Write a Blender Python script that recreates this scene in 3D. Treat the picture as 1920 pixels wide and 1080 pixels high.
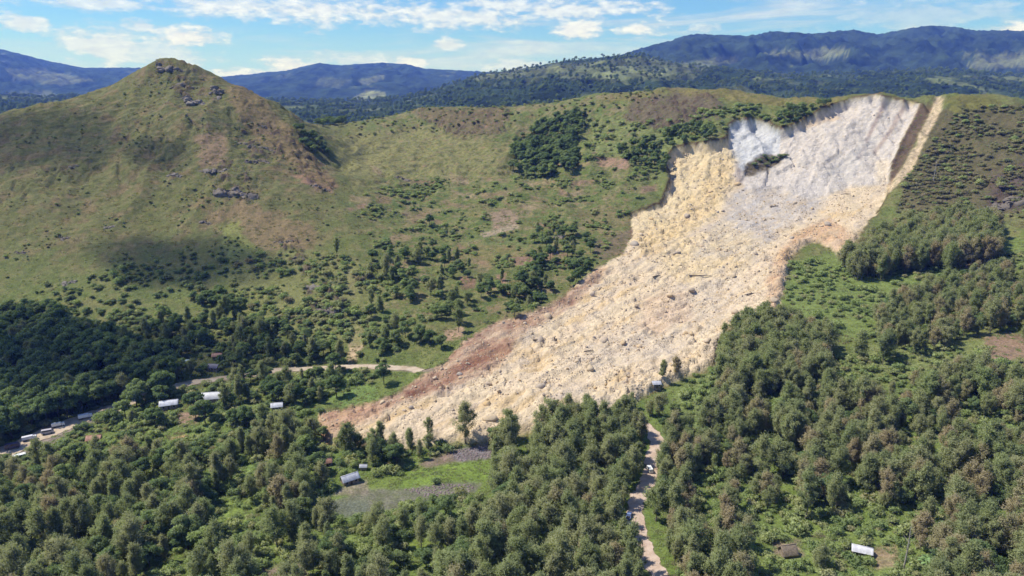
import bpy, math, random
import numpy as np
from mathutils import Vector, Matrix

for _o in list(bpy.data.objects):
    bpy.data.objects.remove(_o)
random.seed(7)
RNG = np.random.default_rng(11)
SC = bpy.context.scene
COL = SC.collection

# ------------------------------------------------------------------ camera
F = 1330.0                      # focal length in 1920-px units
CAM_Z = 150.0
PITCH = math.atan(370.0 / F)    # horizon at row 170 of 1080
CP, SP = math.cos(PITCH), math.sin(PITCH)
cam = bpy.data.cameras.new('camera')
cam.sensor_width = 36.0
cam.lens = 36.0 * F / 1920.0
cam.clip_start = 1.0
cam.clip_end = 60000.0
cam_o = bpy.data.objects.new('camera', cam)
cam_o.location = (0, 0, CAM_Z)
cam_o.rotation_euler = (math.pi / 2 - PITCH, 0, 0)
COL.objects.link(cam_o)
SC.camera = cam_o

# ------------------------------------------------------------------ sun, sky
SUN_EL = math.radians(57)
SUN_AZ = math.radians(-82)      # from +Y towards +X; the sun stands high on the left
sun_dir = Vector((math.sin(SUN_AZ) * math.cos(SUN_EL), math.cos(SUN_AZ) * math.cos(SUN_EL), math.sin(SUN_EL)))
sl = bpy.data.lights.new('sun', 'SUN')
sl.energy = 4.2
sl.angle = math.radians(0.53)
sl.color = (1.0, 0.955, 0.88)
so = bpy.data.objects.new('sun', sl)
so.rotation_euler = sun_dir.to_track_quat('Z', 'Y').to_euler()
so.location = (0, 0, 900)
COL.objects.link(so)

world = bpy.data.worlds.new('World')
SC.world = world
world.use_nodes = True


class NT:
    """small node-tree helper"""
    def __init__(self, tree):
        self.t = tree
        self.n = tree.nodes
        self.l = tree.links

    def node(self, typ, **kw):
        nd = self.n.new(typ)
        for k, v in kw.items():
            setattr(nd, k, v)
        return nd

    def put(self, sock, v):
        if isinstance(v, bpy.types.NodeSocket):
            self.l.new(v, sock)
        elif v is not None:
            sock.default_value = v

    def math(self, op, a, b=None, c=None, clamp=False):
        nd = self.node('ShaderNodeMath', operation=op, use_clamp=clamp)
        for i, v in enumerate((a, b, c)):
            if v is not None:
                self.put(nd.inputs[i], v)
        return nd.outputs[0]

    def mix(self, fac, a, b, blend='MIX'):
        nd = self.node('ShaderNodeMix', data_type='RGBA', blend_type=blend)
        self.put(nd.inputs[0], fac)
        self.put(nd.inputs[6], a)
        self.put(nd.inputs[7], b)
        return nd.outputs[2]

    def noise(self, vec, scale, detail=4.0, rough=0.55, lac=2.0, dist=0.0):
        nd = self.node('ShaderNodeTexNoise')
        self.put(nd.inputs['Vector'], vec)
        nd.inputs['Scale'].default_value = scale
        nd.inputs['Detail'].default_value = detail
        nd.inputs['Roughness'].default_value = rough
        nd.inputs['Lacunarity'].default_value = lac
        nd.inputs['Distortion'].default_value = dist
        return nd.outputs[0]

    def ss(self, v, a, b, lo=0.0, hi=1.0):
        nd = self.node('ShaderNodeMapRange', interpolation_type='SMOOTHSTEP')
        self.put(nd.inputs[0], v)
        nd.inputs[1].default_value = a
        nd.inputs[2].default_value = b
        nd.inputs[3].default_value = lo
        nd.inputs[4].default_value = hi
        return nd.outputs[0]

    def comb(self, x, y, z):
        nd = self.node('ShaderNodeCombineXYZ')
        for i, v in enumerate((x, y, z)):
            self.put(nd.inputs[i], v)
        return nd.outputs[0]


def build_world():
    w = NT(world.node_tree)
    w.n.clear()
    out = w.node('ShaderNodeOutputWorld')
    bg = w.node('ShaderNodeBackground')
    bg.inputs['Strength'].default_value = 0.105
    sky = w.node('ShaderNodeTexSky', sky_type='NISHITA')
    sky.sun_disc = False
    sky.sun_elevation = SUN_EL
    sky.sun_rotation = SUN_AZ
    sky.altitude = 1800.0
    sky.air_density = 1.25
    sky.dust_density = 0.25
    sky.ozone_density = 3.0
    tc = w.node('ShaderNodeTexCoord')
    sep = w.node('ShaderNodeSeparateXYZ')
    w.l.new(tc.outputs['Generated'], sep.inputs[0])
    x, y, z = sep.outputs
    az = w.math('ARCTAN2', x, y)
    el = w.math('ARCSINE', z)
    # warped coordinates so that edges billow
    base = w.comb(w.math('MULTIPLY', az, 1.0), w.math('MULTIPLY', el, 2.6), 0.0)
    n_big = w.noise(base, 5.0, 3.0, 0.5)
    n_mid = w.noise(base, 17.0, 6.0, 0.6)
    n_fine = w.noise(base, 48.0, 5.0, 0.6)
    # long streaks of thin high cloud all round the dome
    st = w.comb(w.math('MULTIPLY', az, 1.0), w.math('MULTIPLY', el, 9.0), 3.7)
    n_st = w.noise(st, 2.6, 6.0, 0.58, 2.1, 0.6)
    streak = w.math('MULTIPLY', w.ss(n_st, 0.48, 0.72), 0.7)
    # scattered cumulus all round the dome
    cum = w.math('ADD', w.math('MULTIPLY', n_big, 0.6), w.math('MULTIPLY', n_mid, 0.62))
    cumm = w.math('MULTIPLY', w.ss(cum, 0.69, 0.80), 0.9)
    dens = w.math('MAXIMUM', streak, cumm)

    def blob(px, py, rx, ry, power, thr=-0.12):
        # a cloud mass centred at one heading and height, its rim eaten by noise
        xc = (px - 960) / F
        yc = (540 - py) / F
        dx, dy, dz = xc, CP + yc * SP, -SP + yc * CP
        a0 = math.atan2(dx, dy)
        e0 = math.atan2(dz, math.hypot(dx, dy))
        u = w.math('DIVIDE', w.math('SUBTRACT', az, a0), rx / F)
        v = w.math('DIVIDE', w.math('SUBTRACT', el, e0), ry / F)
        r = w.math('SQRT', w.math('ADD', w.math('MULTIPLY', u, u), w.math('MULTIPLY', v, v)))
        k = w.math('SUBTRACT', 1.4 if rx < 75 else 1.12, r)
        k = w.math('ADD', k, w.math('MULTIPLY', w.math('SUBTRACT', n_mid, 0.5), 3.2))
        k = w.math('ADD', k, w.math('MULTIPLY', w.math('SUBTRACT', n_fine, 0.5), 2.4))
        return w.math('MULTIPLY', w.ss(k, thr, thr + 1.15), power)

    for b in ((640, 22, 330, 22, 0.9), (860, 28, 230, 26, 0.85), (480, 8, 280, 20, .7), (1050, 18, 150, 26, .85), (345, 70, 52, 17, 1.0),
              (200, 84, 70, 26, 0.8), (290, 98, 70, 22, .65), (1088, 54, 48, 14, 1.0), (1185, 54, 46, 13, 1.0),
              (838, 84, 26, 9, 0.8), (540, 127, 42, 14, 1.0), (770, 120, 32, 9, 1.0), (470, 138, 60, 9, .9), (660, 112, 60, 12, .7),
              (930, 8, 100, 14, 0.8), (1700, 30, 190, 26, 0.4), (1900, 56, 36, 9, 1.0),
              (45, 45, 30, 11, 0.8), (260, 48, 26, 10, 0.75), (1320, 52, 24, 9, 0.6),
              (170, 6, 190, 10, 0.7), (640, 112, 120, 14, .55), (960, 122, 70, 12, .7)):
        dens = w.math('MAXIMUM', dens, blob(*b))
    # thin veil towards the horizon
    veil = w.math('MULTIPLY', w.ss(el, 0.085, 0.0), 0.45)
    shade = w.math('ADD', 0.84, w.math('MULTIPLY', w.ss(n_fine, 0.30, 0.75), 0.24))
    shade = w.math('MULTIPLY', shade, w.ss(dens, 0.0, 1.0, 0.86, 1.04))
    cl = w.node('ShaderNodeCombineColor')
    w.l.new(w.math('MULTIPLY', shade, 6.3), cl.inputs[0])
    w.l.new(w.math('MULTIPLY', shade, 6.6), cl.inputs[1])
    w.l.new(w.math('MULTIPLY', shade, 7.2), cl.inputs[2])
    tint = w.mix(1.0, sky.outputs[0], (0.44, 0.70, 1.02, 1), 'MULTIPLY')
    c1 = w.mix(veil, tint, (4.0, 5.3, 6.6, 1))
    c2 = w.mix(w.math('MINIMUM', dens, 1.0), c1, cl.outputs[0])
    w.l.new(c2, bg.inputs['Color'])
    w.l.new(bg.outputs[0], out.inputs['Surface'])


build_world()
SC.view_settings.view_transform = 'Standard'
SC.view_settings.look = 'None'
SC.view_settings.exposure = 0.52
SC.view_settings.gamma = 1.0
SC.view_settings.use_curve_mapping = False
SC.render.engine = 'CYCLES'
SC.cycles.max_bounces = 5
SC.cycles.diffuse_bounces = 3
SC.cycles.glossy_bounces = 1
SC.cycles.transmission_bounces = 3
SC.cycles.transparent_max_bounces = 6
SC.cycles.volume_bounces = 0
SC.cycles.use_denoising = True

# ------------------------------------------------------------------ helpers


def lin(r, g, b, k=1.0):
    def f(c):
        c /= 255.0
        return c / 12.92 if c <= 0.04045 else ((c + 0.055) / 1.055) ** 2.4
    return np.array([f(r) * k, f(g) * k, f(b) * k])


_perm = np.random.default_rng(5).permutation(256)
_perm = np.concatenate([_perm, _perm]).astype(np.int32)
_ang = np.random.default_rng(6).uniform(0, 2 * np.pi, 256)
_gx, _gy = np.cos(_ang).astype(np.float32), np.sin(_ang).astype(np.float32)


def gnoise(x, y):
    xi = np.floor(x)
    yi = np.floor(y)
    xf, yf = x - xi, y - yi
    xi, yi = xi.astype(np.int32), yi.astype(np.int32)
    u = xf * xf * xf * (xf * (xf * 6 - 15) + 10)
    v = yf * yf * yf * (yf * (yf * 6 - 15) + 10)
    xi &= 255
    yi &= 255
    x1 = (xi + 1) & 255
    y1 = (yi + 1) & 255

    def g(a, b, dx, dy):
        h = _perm[_perm[a] + b]
        return _gx[h] * dx + _gy[h] * dy
    n0 = g(xi, yi, xf, yf) * (1 - u) + g(x1, yi, xf - 1, yf) * u
    n1 = g(xi, y1, xf, yf - 1) * (1 - u) + g(x1, y1, xf - 1, yf - 1) * u
    return (n0 * (1 - v) + n1 * v) * 1.5


def fbm(x, y, octv=4, rough=0.5, off=0.0):
    s = 0.0
    a = 1.0
    t = 0.0
    for i in range(octv):
        s = s + a * gnoise(x * 2 ** i + off + 17.3 * i, y * 2 ** i - off + 9.1 * i)
        t += a
        a *= rough
    return s / t


def smooth(a, b, x):
    t = np.clip((x - a) / (b - a), 0, 1)
    return t * t * (3 - 2 * t)


def ray(px, py):
    xc = (px - 960.0) / F
    yc = (540.0 - py) / F
    return xc, CP + yc * SP, -SP + yc * CP


def at_depth(px, py, Y):
    dx, dy, dz = ray(px, py)
    t = Y / dy
    return dx * t, Y, CAM_Z + dz * t


def project(x, y, z):
    zz = z - CAM_Z
    d = y * CP - zz * SP
    u = y * SP + zz * CP
    d = np.maximum(d, 1.0)
    return 960 + F * x / d, 540 - F * u / d, d


def in_poly(px, py, poly):
    p = np.asarray(poly, float)
    res = np.zeros(px.shape, bool)
    bb = (px >= p[:, 0].min()) & (px <= p[:, 0].max()) & (py >= p[:, 1].min()) & (py <= p[:, 1].max())
    idx = np.nonzero(bb)
    if len(idx[0]) == 0:
        return res
    x, y = px[idx], py[idx]
    c = np.zeros(x.shape, bool)
    n = len(p)
    j = n - 1
    for i in range(n):
        xi, yi = p[i]
        xj, yj = p[j]
        if yi != yj:
            c ^= ((yi > y) != (yj > y)) & (x < (xj - xi) * (y - yi) / (yj - yi) + xi)
        j = i
    res[idx] = c
    return res


def seg_dist(x, y, line):
    d = np.full(x.shape, 1e9)
    for (x0, y0), (x1, y1) in zip(line[:-1], line[1:]):
        vx, vy = x1 - x0, y1 - y0
        t = np.clip(((x - x0) * vx + (y - y0) * vy) / (vx * vx + vy * vy + 1e-9), 0, 1)
        d = np.minimum(d, np.hypot(x - x0 - t * vx, y - y0 - t * vy))
    return d


def mesh_np(name, verts, quads=None, tris=None):
    me = bpy.data.meshes.new(name)
    verts = np.asarray(verts, np.float32)
    me.vertices.add(len(verts))
    me.vertices.foreach_set('co', verts.ravel())
    nq = 0 if quads is None else len(quads)
    nt = 0 if tris is None else len(tris)
    if nq + nt:
        loops = []
        if nq:
            loops.append(np.asarray(quads, np.int32).ravel())
        if nt:
            loops.append(np.asarray(tris, np.int32).ravel())
        loops = np.concatenate(loops)
        me.loops.add(len(loops))
        me.loops.foreach_set('vertex_index', loops)
        me.polygons.add(nq + nt)
        starts = np.concatenate([np.arange(nq) * 4, nq * 4 + np.arange(nt) * 3]).astype(np.int32)
        me.polygons.foreach_set('loop_start', starts)
        if nq:
            pass
    me.update(calc_edges=True)
    return me


def set_col(me, cols, name='Col'):
    a = me.attributes.new(name, 'FLOAT_COLOR', 'POINT')
    c = np.ones((len(cols), 4), np.float32)
    c[:, :3] = cols
    a.data.foreach_set('color', c.ravel())


def set_float(me, vals, name):
    a = me.attributes.new(name, 'FLOAT', 'POINT')
    a.data.foreach_set('value', np.asarray(vals, np.float32))


def link(name, me, parent=None):
    o = bpy.data.objects.new(name, me)
    COL.objects.link(o)
    if parent is not None:
        o.parent = parent
    return o


def tag(o, label=None, cat=None, group=None, kind=None):
    if label:
        o['label'] = label
    if cat:
        o['category'] = cat
    if group:
        o['group'] = group
    if kind:
        o['kind'] = kind
    return o


def empty(name, loc, rz=0.0, scale=1.0):
    o = bpy.data.objects.new(name, None)
    o.empty_display_size = 0.5
    COL.objects.link(o)
    o.location = loc
    o.rotation_euler = (0, 0, rz)
    o.scale = (scale, scale, scale) if not hasattr(scale, '__len__') else scale
    return o


def new_mat(name):
    m = bpy.data.materials.new(name)
    m.use_nodes = True
    t = NT(m.node_tree)
    t.n.clear()
    out = t.node('ShaderNodeOutputMaterial')
    return m, t, out


def simple_mat(name, col, rough=0.8, var=0.2, scale=3.0, metallic=0.0, spec=0.3):
    m, t, out = new_mat(name)
    b = t.node('ShaderNodeBsdfPrincipled')
    tc = t.node('ShaderNodeTexCoord')
    n = t.noise(tc.outputs['Object'], scale, 4.0)
    f = t.ss(n, 0.3, 0.7, 1.0 - var, 1.0 + var)
    mul = t.node('ShaderNodeVectorMath', operation='SCALE')
    mul.inputs[0].default_value = tuple(col)
    t.l.new(f, mul.inputs['Scale'])
    t.l.new(mul.outputs[0], b.inputs['Base Color'])
    b.inputs['Roughness'].default_value = rough
    b.inputs['Metallic'].default_value = metallic
    b.inputs['Specular IOR Level'].default_value = spec
    t.l.new(b.outputs[0], out.inputs['Surface'])
    return m


# ------------------------------------------------------------------ terrain control points: picture column, [(row, forward metres)]
PROFILE = {
    -520: [(1080, 185), (950, 236), (850, 288), (760, 338), (650, 402), (560, 450), (450, 512), (350, 575), (280, 630)],
    -250: [(1080, 188), (950, 238), (850, 291), (760, 342), (650, 406), (560, 455), (450, 518), (350, 582), (255, 655)],
    0: [(1080, 190), (950, 240), (850, 293), (760, 345), (650, 410), (560, 460), (450, 525), (350, 590), (275, 645), (219, 700)],
    100: [(450, 527), (350, 595), (260, 665), (197, 725)],
    200: [(1080, 190), (850, 289), (760, 340), (650, 405), (560, 462), (450, 532), (350, 602), (250, 690), (168, 765)],
    270: [(300, 640), (200, 725), (136, 785)],
    296: [(160, 765), (117, 797)],
    352: [(160, 768), (116, 799)],
    378: [(140, 793)],
    330: [(1080, 190), (950, 240), (850, 285), (760, 335), (700, 375), (600, 438), (500, 508), (400, 575), (300, 648), (200, 728), (113, 800)],
    390: [(500, 505), (400, 572), (300, 645), (220, 712), (143, 792)],
    450: [(600, 440), (500, 505), (400, 575), (300, 655), (240, 712), (168, 782)],
    510: [(400, 580), (300, 675), (250, 715), (199, 762)],
    560: [(350, 630), (300, 680), (270, 716), (235, 742)],
    600: [(1080, 192), (950, 242), (850, 288), (770, 332), (690, 385), (600, 435), (500, 505), (400, 590), (350, 640), (318, 682)],
    650: [(300, 765), (262, 850), (230, 935)],
    720: [(300, 770), (262, 855), (222, 955)],
    800: [(1080, 195), (950, 245), (850, 292), (780, 325), (700, 370), (600, 430), (500, 520), (400, 630), (300, 770), (250, 880), (201, 985)],
    900: [(600, 435), (500, 520), (400, 630), (300, 765), (245, 860), (203, 965)],
    1000: [(1080, 195), (950, 245), (850, 292), (760, 330), (680, 380), (600, 440), (500, 520), (400, 625), (300, 755), (240, 860), (197, 945)],
    1120: [(600, 440), (500, 520), (400, 620), (300, 735), (235, 835), (181, 920)],
    1250: [(1080, 195), (950, 245), (850, 287), (745, 335), (650, 395), (560, 465), (480, 535), (400, 620), (330, 685), (270, 745), (220, 805), (165, 885)],
    1350: [(560, 463), (480, 535), (400, 615), (330, 672), (270, 722), (225, 775), (168, 868)],
    1450: [(1080, 195), (950, 243), (850, 282), (750, 328), (680, 365), (600, 415), (520, 485), (440, 575), (360, 645), (290, 700), (240, 742), (215, 780), (182, 835)],
    1550: [(480, 525), (400, 607), (330, 660), (270, 705), (220, 745), (186, 790)],
    1640: [(1080, 195), (950, 238), (850, 275), (750, 318), (650, 372), (560, 440), (480, 520), (400, 600), (330, 652), (270, 695), (220, 732), (177, 772)],
    1720: [(400, 585), (330, 640), (270, 685), (220, 725), (192, 755)],
    1800: [(1080, 192), (950, 233), (850, 268), (750, 308), (650, 360), (560, 420), (480, 490), (410, 560), (350, 610), (280, 665), (220, 712), (176, 752)],
    1920: [(1080, 190), (950, 228), (850, 262), (750, 300), (650, 350), (560, 408), (480, 470), (400, 545), (300, 630), (220, 700), (189, 735)],
    2200: [(1080, 186), (950, 224), (850, 258), (750, 296), (650, 346), (560, 402), (480, 462), (400, 535), (300, 620), (200, 715)],
    2500: [(1080, 184), (950, 222), (850, 256), (750, 294), (650, 342), (560, 398), (480, 456), (400, 528), (300, 612), (205, 700)],
}
NO_BACK = {510, 560, 600}
cps = []
for cpx, lst in PROFILE.items():
    for (cpy, cY) in lst:
        cps.append(at_depth(cpx, cpy, cY))
    x, y, z = at_depth(cpx, *lst[-1])
    if cpx not in NO_BACK and (len(lst) > 2 or cpx == 352):
        for dY, dz in ((70, -12), (160, -38), (330, -70)):
            s = (y + dY) / y
            cps.append((x * s, y + dY, z + dz))
    if cpx in (-520, 0, 330, 600, 1000, 1450, 1920, 2500):
        x, y, z = at_depth(cpx, *lst[0])
        cps.append((x * 0.55, y * 0.55, 6.0))
cps = np.array(cps)
SC_XY = 300.0


def tps_fit(pts, smooth_=0.0008):
    xy = pts[:, :2] / SC_XY
    d2 = ((xy[:, None] - xy[None]) ** 2).sum(-1)
    K = 0.5 * d2 * np.log(d2 + 1e-12)
    n = len(pts)
    P = np.c_[np.ones(n), xy]
    A = np.zeros((n + 3, n + 3))
    A[:n, :n] = K + smooth_ * np.eye(n)
    A[:n, n:] = P
    A[n:, :n] = P.T
    b = np.r_[pts[:, 2], 0, 0, 0]
    w = np.linalg.solve(A, b)
    return xy, w


TXY, TW = tps_fit(cps)


def tps_eval(x, y):
    sh = x.shape
    x = x.ravel() / SC_XY
    y = y.ravel() / SC_XY
    out = TW[-3] + TW[-2] * x + TW[-1] * y
    for (cx, cy), wgt in zip(TXY, TW[:-3]):
        d2 = (x - cx) ** 2 + (y - cy) ** 2
        out += wgt * 0.5 * d2 * np.log(d2 + 1e-12)
    return out.reshape(sh)


# polar grid around the valley mouth
AZ = np.concatenate([np.linspace(-52, -38, 50)[:-1], np.linspace(-38, 38, 860), np.linspace(38, 52, 50)[1:]])
AZ = np.radians(AZ)
RR = np.concatenate([np.linspace(70, 170, 36)[:-1], np.linspace(170, 860, 620)[:-1], np.linspace(860, 1260, 130)])
NA, NR = len(AZ), len(RR)
GA, GR = np.meshgrid(AZ, RR)
GX, GY = (np.sin(GA) * GR).astype(np.float32), (np.cos(GA) * GR).astype(np.float32)
# thin-plate surface on a coarse grid, then resampled
ca = np.linspace(AZ[0], AZ[-1], 180)
cr = np.linspace(RR[0], RR[-1], 260)
CA, CR = np.meshgrid(ca, cr)
CZ = tps_eval(np.sin(CA) * CR, np.cos(CA) * CR)


def bilin(grid, fa, fr):
    na, nr = grid.shape[1], grid.shape[0]
    fa = np.clip(fa, 0, na - 1.001)
    fr = np.clip(fr, 0, nr - 1.001)
    ia, ir = fa.astype(int), fr.astype(int)
    ta, tr = fa - ia, fr - ir
    return ((grid[ir, ia] * (1 - ta) + grid[ir, ia + 1] * ta) * (1 - tr) +
            (grid[ir + 1, ia] * (1 - ta) + grid[ir + 1, ia + 1] * ta) * tr)


def catmull(grid, fa, fr):
    # smooth resample: bilinear on a box-smoothed twice finer step is enough here
    e = 0.25
    return 0.25 * (bilin(grid, fa - e, fr - e) + bilin(grid, fa + e, fr - e) + bilin(grid, fa - e, fr + e) + bilin(grid, fa + e, fr + e))


Z0 = catmull(CZ, (GA - ca[0]) / (ca[1] - ca[0]), (GR - cr[0]) / (cr[1] - cr[0])).astype(np.float32)

# ------------------------------------------------------------------ areas, as outlines in the picture
SLIDE = [(1600, 185), (1640, 177), (1680, 188), (1727, 195), (1712, 225), (1692, 260), (1675, 300), (1668, 345), (1655, 385), (1625, 420), (1603, 455), (1578, 487), (1560, 465), (1520, 452), (1482, 480), (1475, 520), (1465, 560), (1460, 588), (1400, 608), (1350, 645), (1342, 690), (1300, 700), (1232, 728), (1180, 765), (1170, 790), (1100, 785), (1000, 810), (900, 830), (830, 830), (760, 842), (700, 838), (625, 832), (600, 805), (597, 775), (640, 768), (700, 755), (755, 732), (775, 710), (830, 683), (870, 640), (930, 605), (1010, 580), (1060, 555), (1100, 515), (1170, 475), (1187, 440), (1183, 402), (1240, 382), (1257, 342), (1248, 300), (1265, 280), (1290, 273), (1330, 268), (1365, 262), (1368, 235), (1390, 224), (1430, 227), (1465, 245), (1500, 230), (1540, 208), (1575, 194)]
SCARP = [(1368, 235), (1390, 224), (1430, 227), (1465, 245), (1500, 230), (1540, 208), (1600, 185), (1640, 177), (1680, 188), (1727, 195), (1692, 260), (1670, 345), (1600, 350), (1520, 375), (1450, 350), (1400, 355), (1380, 330), (1366, 268)]
GREYWALL = [(1368, 235), (1390, 224), (1430, 227), (1465, 245), (1460, 288), (1420, 296), (1390, 325), (1376, 295)]
YELLOWWALL = [(1183, 402), (1240, 382), (1257, 342), (1248, 300), (1265, 280), (1290, 273), (1330, 268), (1365, 262), (1380, 300), (1374, 350), (1345, 400), (1285, 440), (1200, 475), (1187, 440)]
YELLOWSTRIP = [(1768, 183), (1756, 179), (1735, 225), (1716, 270), (1692, 312), (1660, 352), (1668, 362), (1712, 317), (1740, 250), (1765, 207)]
GULLY = [(1727, 195), (1752, 196), (1735, 225), (1712, 275), (1690, 312), (1668, 350), (1676, 300), (1694, 260), (1712, 225)]
ISLAND = [(1393, 322), (1402, 303), (1432, 288), (1472, 293), (1462, 309), (1430, 322), (1404, 332)]
REDMARGIN = [(597, 772), (700, 752), (770, 705), (830, 680), (870, 638), (930, 602), (1060, 552), (1120, 498), (1138, 508), (1080, 572), (1000, 612), (965, 642), (945, 685), (860, 722), (760, 757), (640, 800), (600, 806)]
REDSTREAK = [(745, 735), (830, 700), (900, 655), (960, 640), (965, 655), (900, 690), (850, 712), (770, 752)]
GREYRUB = [(1385, 345), (1480, 330), (1580, 345), (1520, 400), (1400, 480), (1290, 490), (1330, 430)]
YELLOWRUB = [(1290, 440), (1360, 425), (1420, 450), (1405, 500), (1340, 530), (1250, 520), (1220, 480)]
PINKEDGE = [(1520, 448), (1480, 478), (1462, 565), (1458, 590), (1436, 585), (1440, 520), (1460, 470), (1500, 430), (1560, 410), (1600, 440), (1580, 487), (1560, 465)]
BROWNRUB = [(1200, 560), (1290, 540), (1300, 600), (1240, 640), (1190, 610)]

FIELDS = [   # outline, colour, noise jitter px
    ([(1475, 490), (1560, 480), (1700, 490), (1830, 470), (1920, 440), (1920, 520), (1700, 560), (1600, 640), (1500, 600), (1462, 590)], (112, 140, 66), 12),
    ([(1560, 660), (1700, 640), (1840, 640), (1920, 660), (1920, 700), (1700, 700), (1500, 720)], (122, 142, 78), 10),
    ([(1300, 690), (1345, 690), (1340, 780), (1280, 830), (1240, 800), (1270, 740)], (122, 145, 78), 10),
    ([(1400, 1000), (1700, 990), (1760, 1060), (1750, 1100), (1380, 1100)], (118, 145, 68), 14),
    ([(770, 868), (925, 858), (930, 900), (820, 905), (750, 918)], (118, 150, 60), 4),
    ([(690, 895), (750, 890), (748, 945), (700, 950)], (118, 145, 62), 4),
    ([(610, 740), (650, 705), (705, 718), (708, 750), (640, 765)], (112, 145, 70), 6),
    ([(300, 800), (410, 790), (400, 840), (320, 840)], (112, 142, 66), 10),
    ([(400, 870), (520, 850), (520, 890), (430, 905)], (108, 140, 66), 8),
    ([(380, 930), (470, 930), (450, 1010), (400, 1020)], (120, 148, 66), 12),
    ([(460, 1020), (640, 1000), (700, 1040), (640, 1090), (440, 1090)], (120, 148, 68), 14),
    ([(700, 1000), (860, 1010), (860, 1060), (700, 1060)], (122, 150, 60), 14),
    ([(780, 872), (830, 850), (925, 832), (922, 858), (850, 868), (805, 878)], (142, 120, 112), 2),
    ([(845, 845), (915, 830), (924, 860), (855, 866)], (128, 122, 124), 3),
    ([(750, 918), (830, 905), (905, 905), (890, 925), (800, 935), (700, 970), (620, 965), (610, 945), (690, 915)], (126, 122, 108), 4),
    ([(605, 940), (690, 940), (690, 968), (600, 975)], (108, 125, 95), 4),
    ([(640, 912), (690, 898), (692, 925), (620, 930)], (150, 138, 120), 4),
    ([(1845, 635), (1880, 624), (1925, 628), (1925, 672), (1870, 680), (1850, 665)], (150, 122, 108), 4),
    ([(1805, 492), (1860, 482), (1885, 490), (1830, 508), (1808, 512)], (150, 125, 105), 5),
    ([(1450, 1015), (1500, 1010), (1510, 1045), (1450, 1048)], (150, 130, 112), 4),
    ([(1620, 1030), (1680, 1022), (1690, 1060), (1640, 1068)], (158, 135, 112), 4),
    ([(480, 1066), (560, 1055), (590, 1085), (480, 1092)], (150, 125, 118), 4),
    ([(1115, 455), (1190, 425), (1185, 470), (1125, 488), (1112, 475)], (124, 108, 90), 4),
    ([(1080, 395), (1180, 385), (1182, 425), (1090, 425)], (132, 122, 86), 5),
    ([(850, 460), (980, 455), (1000, 490), (900, 500), (850, 490)], (132, 124, 82), 8),
    ([(920, 400), (950, 388), (972, 400), (970, 420), (925, 432)], (160, 136, 118), 3),
    ([(900, 438), (970, 420), (972, 428), (908, 446)], (176, 156, 136), 2),
    ([(862, 518), (890, 518), (890, 540), (866, 542)], (146, 112, 98), 3),
    ([(958, 482), (1000, 480), (1005, 498), (965, 500)], (150, 118, 105), 3),
    ([(932, 515), (950, 512), (945, 540), (932, 540)], (158, 124, 106), 3),
    ([(832, 620), (870, 612), (872, 632), (838, 640)], (182, 150, 128), 3),
    ([(652, 645), (662, 612), (682, 605), (680, 650), (665, 680), (650, 680)], (196, 170, 140), 4),
    ([(650, 510), (662, 500), (668, 560), (655, 560)], (178, 156, 130), 3),
    ([(1115, 295), (1180, 298), (1178, 318), (1125, 312)], (168, 134, 116), 4),
    ([(1180, 185), (1280, 165), (1350, 175), (1345, 225), (1250, 240), (1170, 225)], (112, 98, 84), 12),
    ([(775, 203), (850, 200), (960, 205), (950, 240), (870, 262), (800, 230)], (118, 104, 80), 12),
    ([(1130, 180), (1350, 160), (1600, 178), (1560, 195), (1450, 200), (1380, 190), (1250, 172), (1130, 195)], (122, 124, 66), 6),
    ([(1730, 240), (1800, 180), (1925, 190), (1925, 400), (1840, 395), (1680, 395), (1680, 350)], (104, 94, 72), 14),
    ([(1770, 180), (1870, 180), (1880, 205), (1780, 215)], (122, 120, 66), 6),
    ([(1860, 330), (1925, 300), (1925, 400), (1850, 385)], (92, 80, 78), 6),
    ([(10, 845), (60, 815), (130, 790), (170, 775), (180, 790), (130, 815), (60, 850), (20, 860)], (150, 134, 130), 5),
    ([(330, 775), (375, 765), (372, 790), (345, 800), (325, 790)], (168, 136, 122), 4),
    ([(320, 820), (350, 815), (352, 832), (322, 832)], (182, 148, 110), 3),
    ([(596, 775), (620, 775), (622, 830), (600, 835)], (190, 140, 112), 3),
    ([(530, 905), (560, 905), (560, 925), (530, 925)], (170, 135, 115), 4),
    ([(545, 330), (600, 320), (635, 350), (620, 362), (575, 345)], (158, 124, 104), 4),
    ([(370, 255), (430, 240), (420, 310), (375, 320)], (146, 122, 100), 10),
    ([(400, 400), (470, 380), (600, 420), (580, 470), (470, 470), (420, 430)], (142, 122, 92), 14),
    ([(415, 420), (450, 410), (480, 480), (440, 520), (420, 500)], (128, 146, 72), 8),
    ([(450, 140), (500, 190), (560, 260), (640, 350), (600, 350), (480, 260), (420, 170)], (138, 118, 86), 8),
    ([(440, 480), (620, 470), (720, 520), (700, 640), (560, 640), (430, 540)], (124, 136, 74), 14),
    ([(640, 255), (800, 235), (960, 270), (940, 330), (760, 340), (640, 330)], (130, 138, 78), 14),
    ([(1090, 215), (1180, 225), (1300, 250), (1250, 290), (1080, 300)], (120, 140, 74), 12),
]


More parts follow.
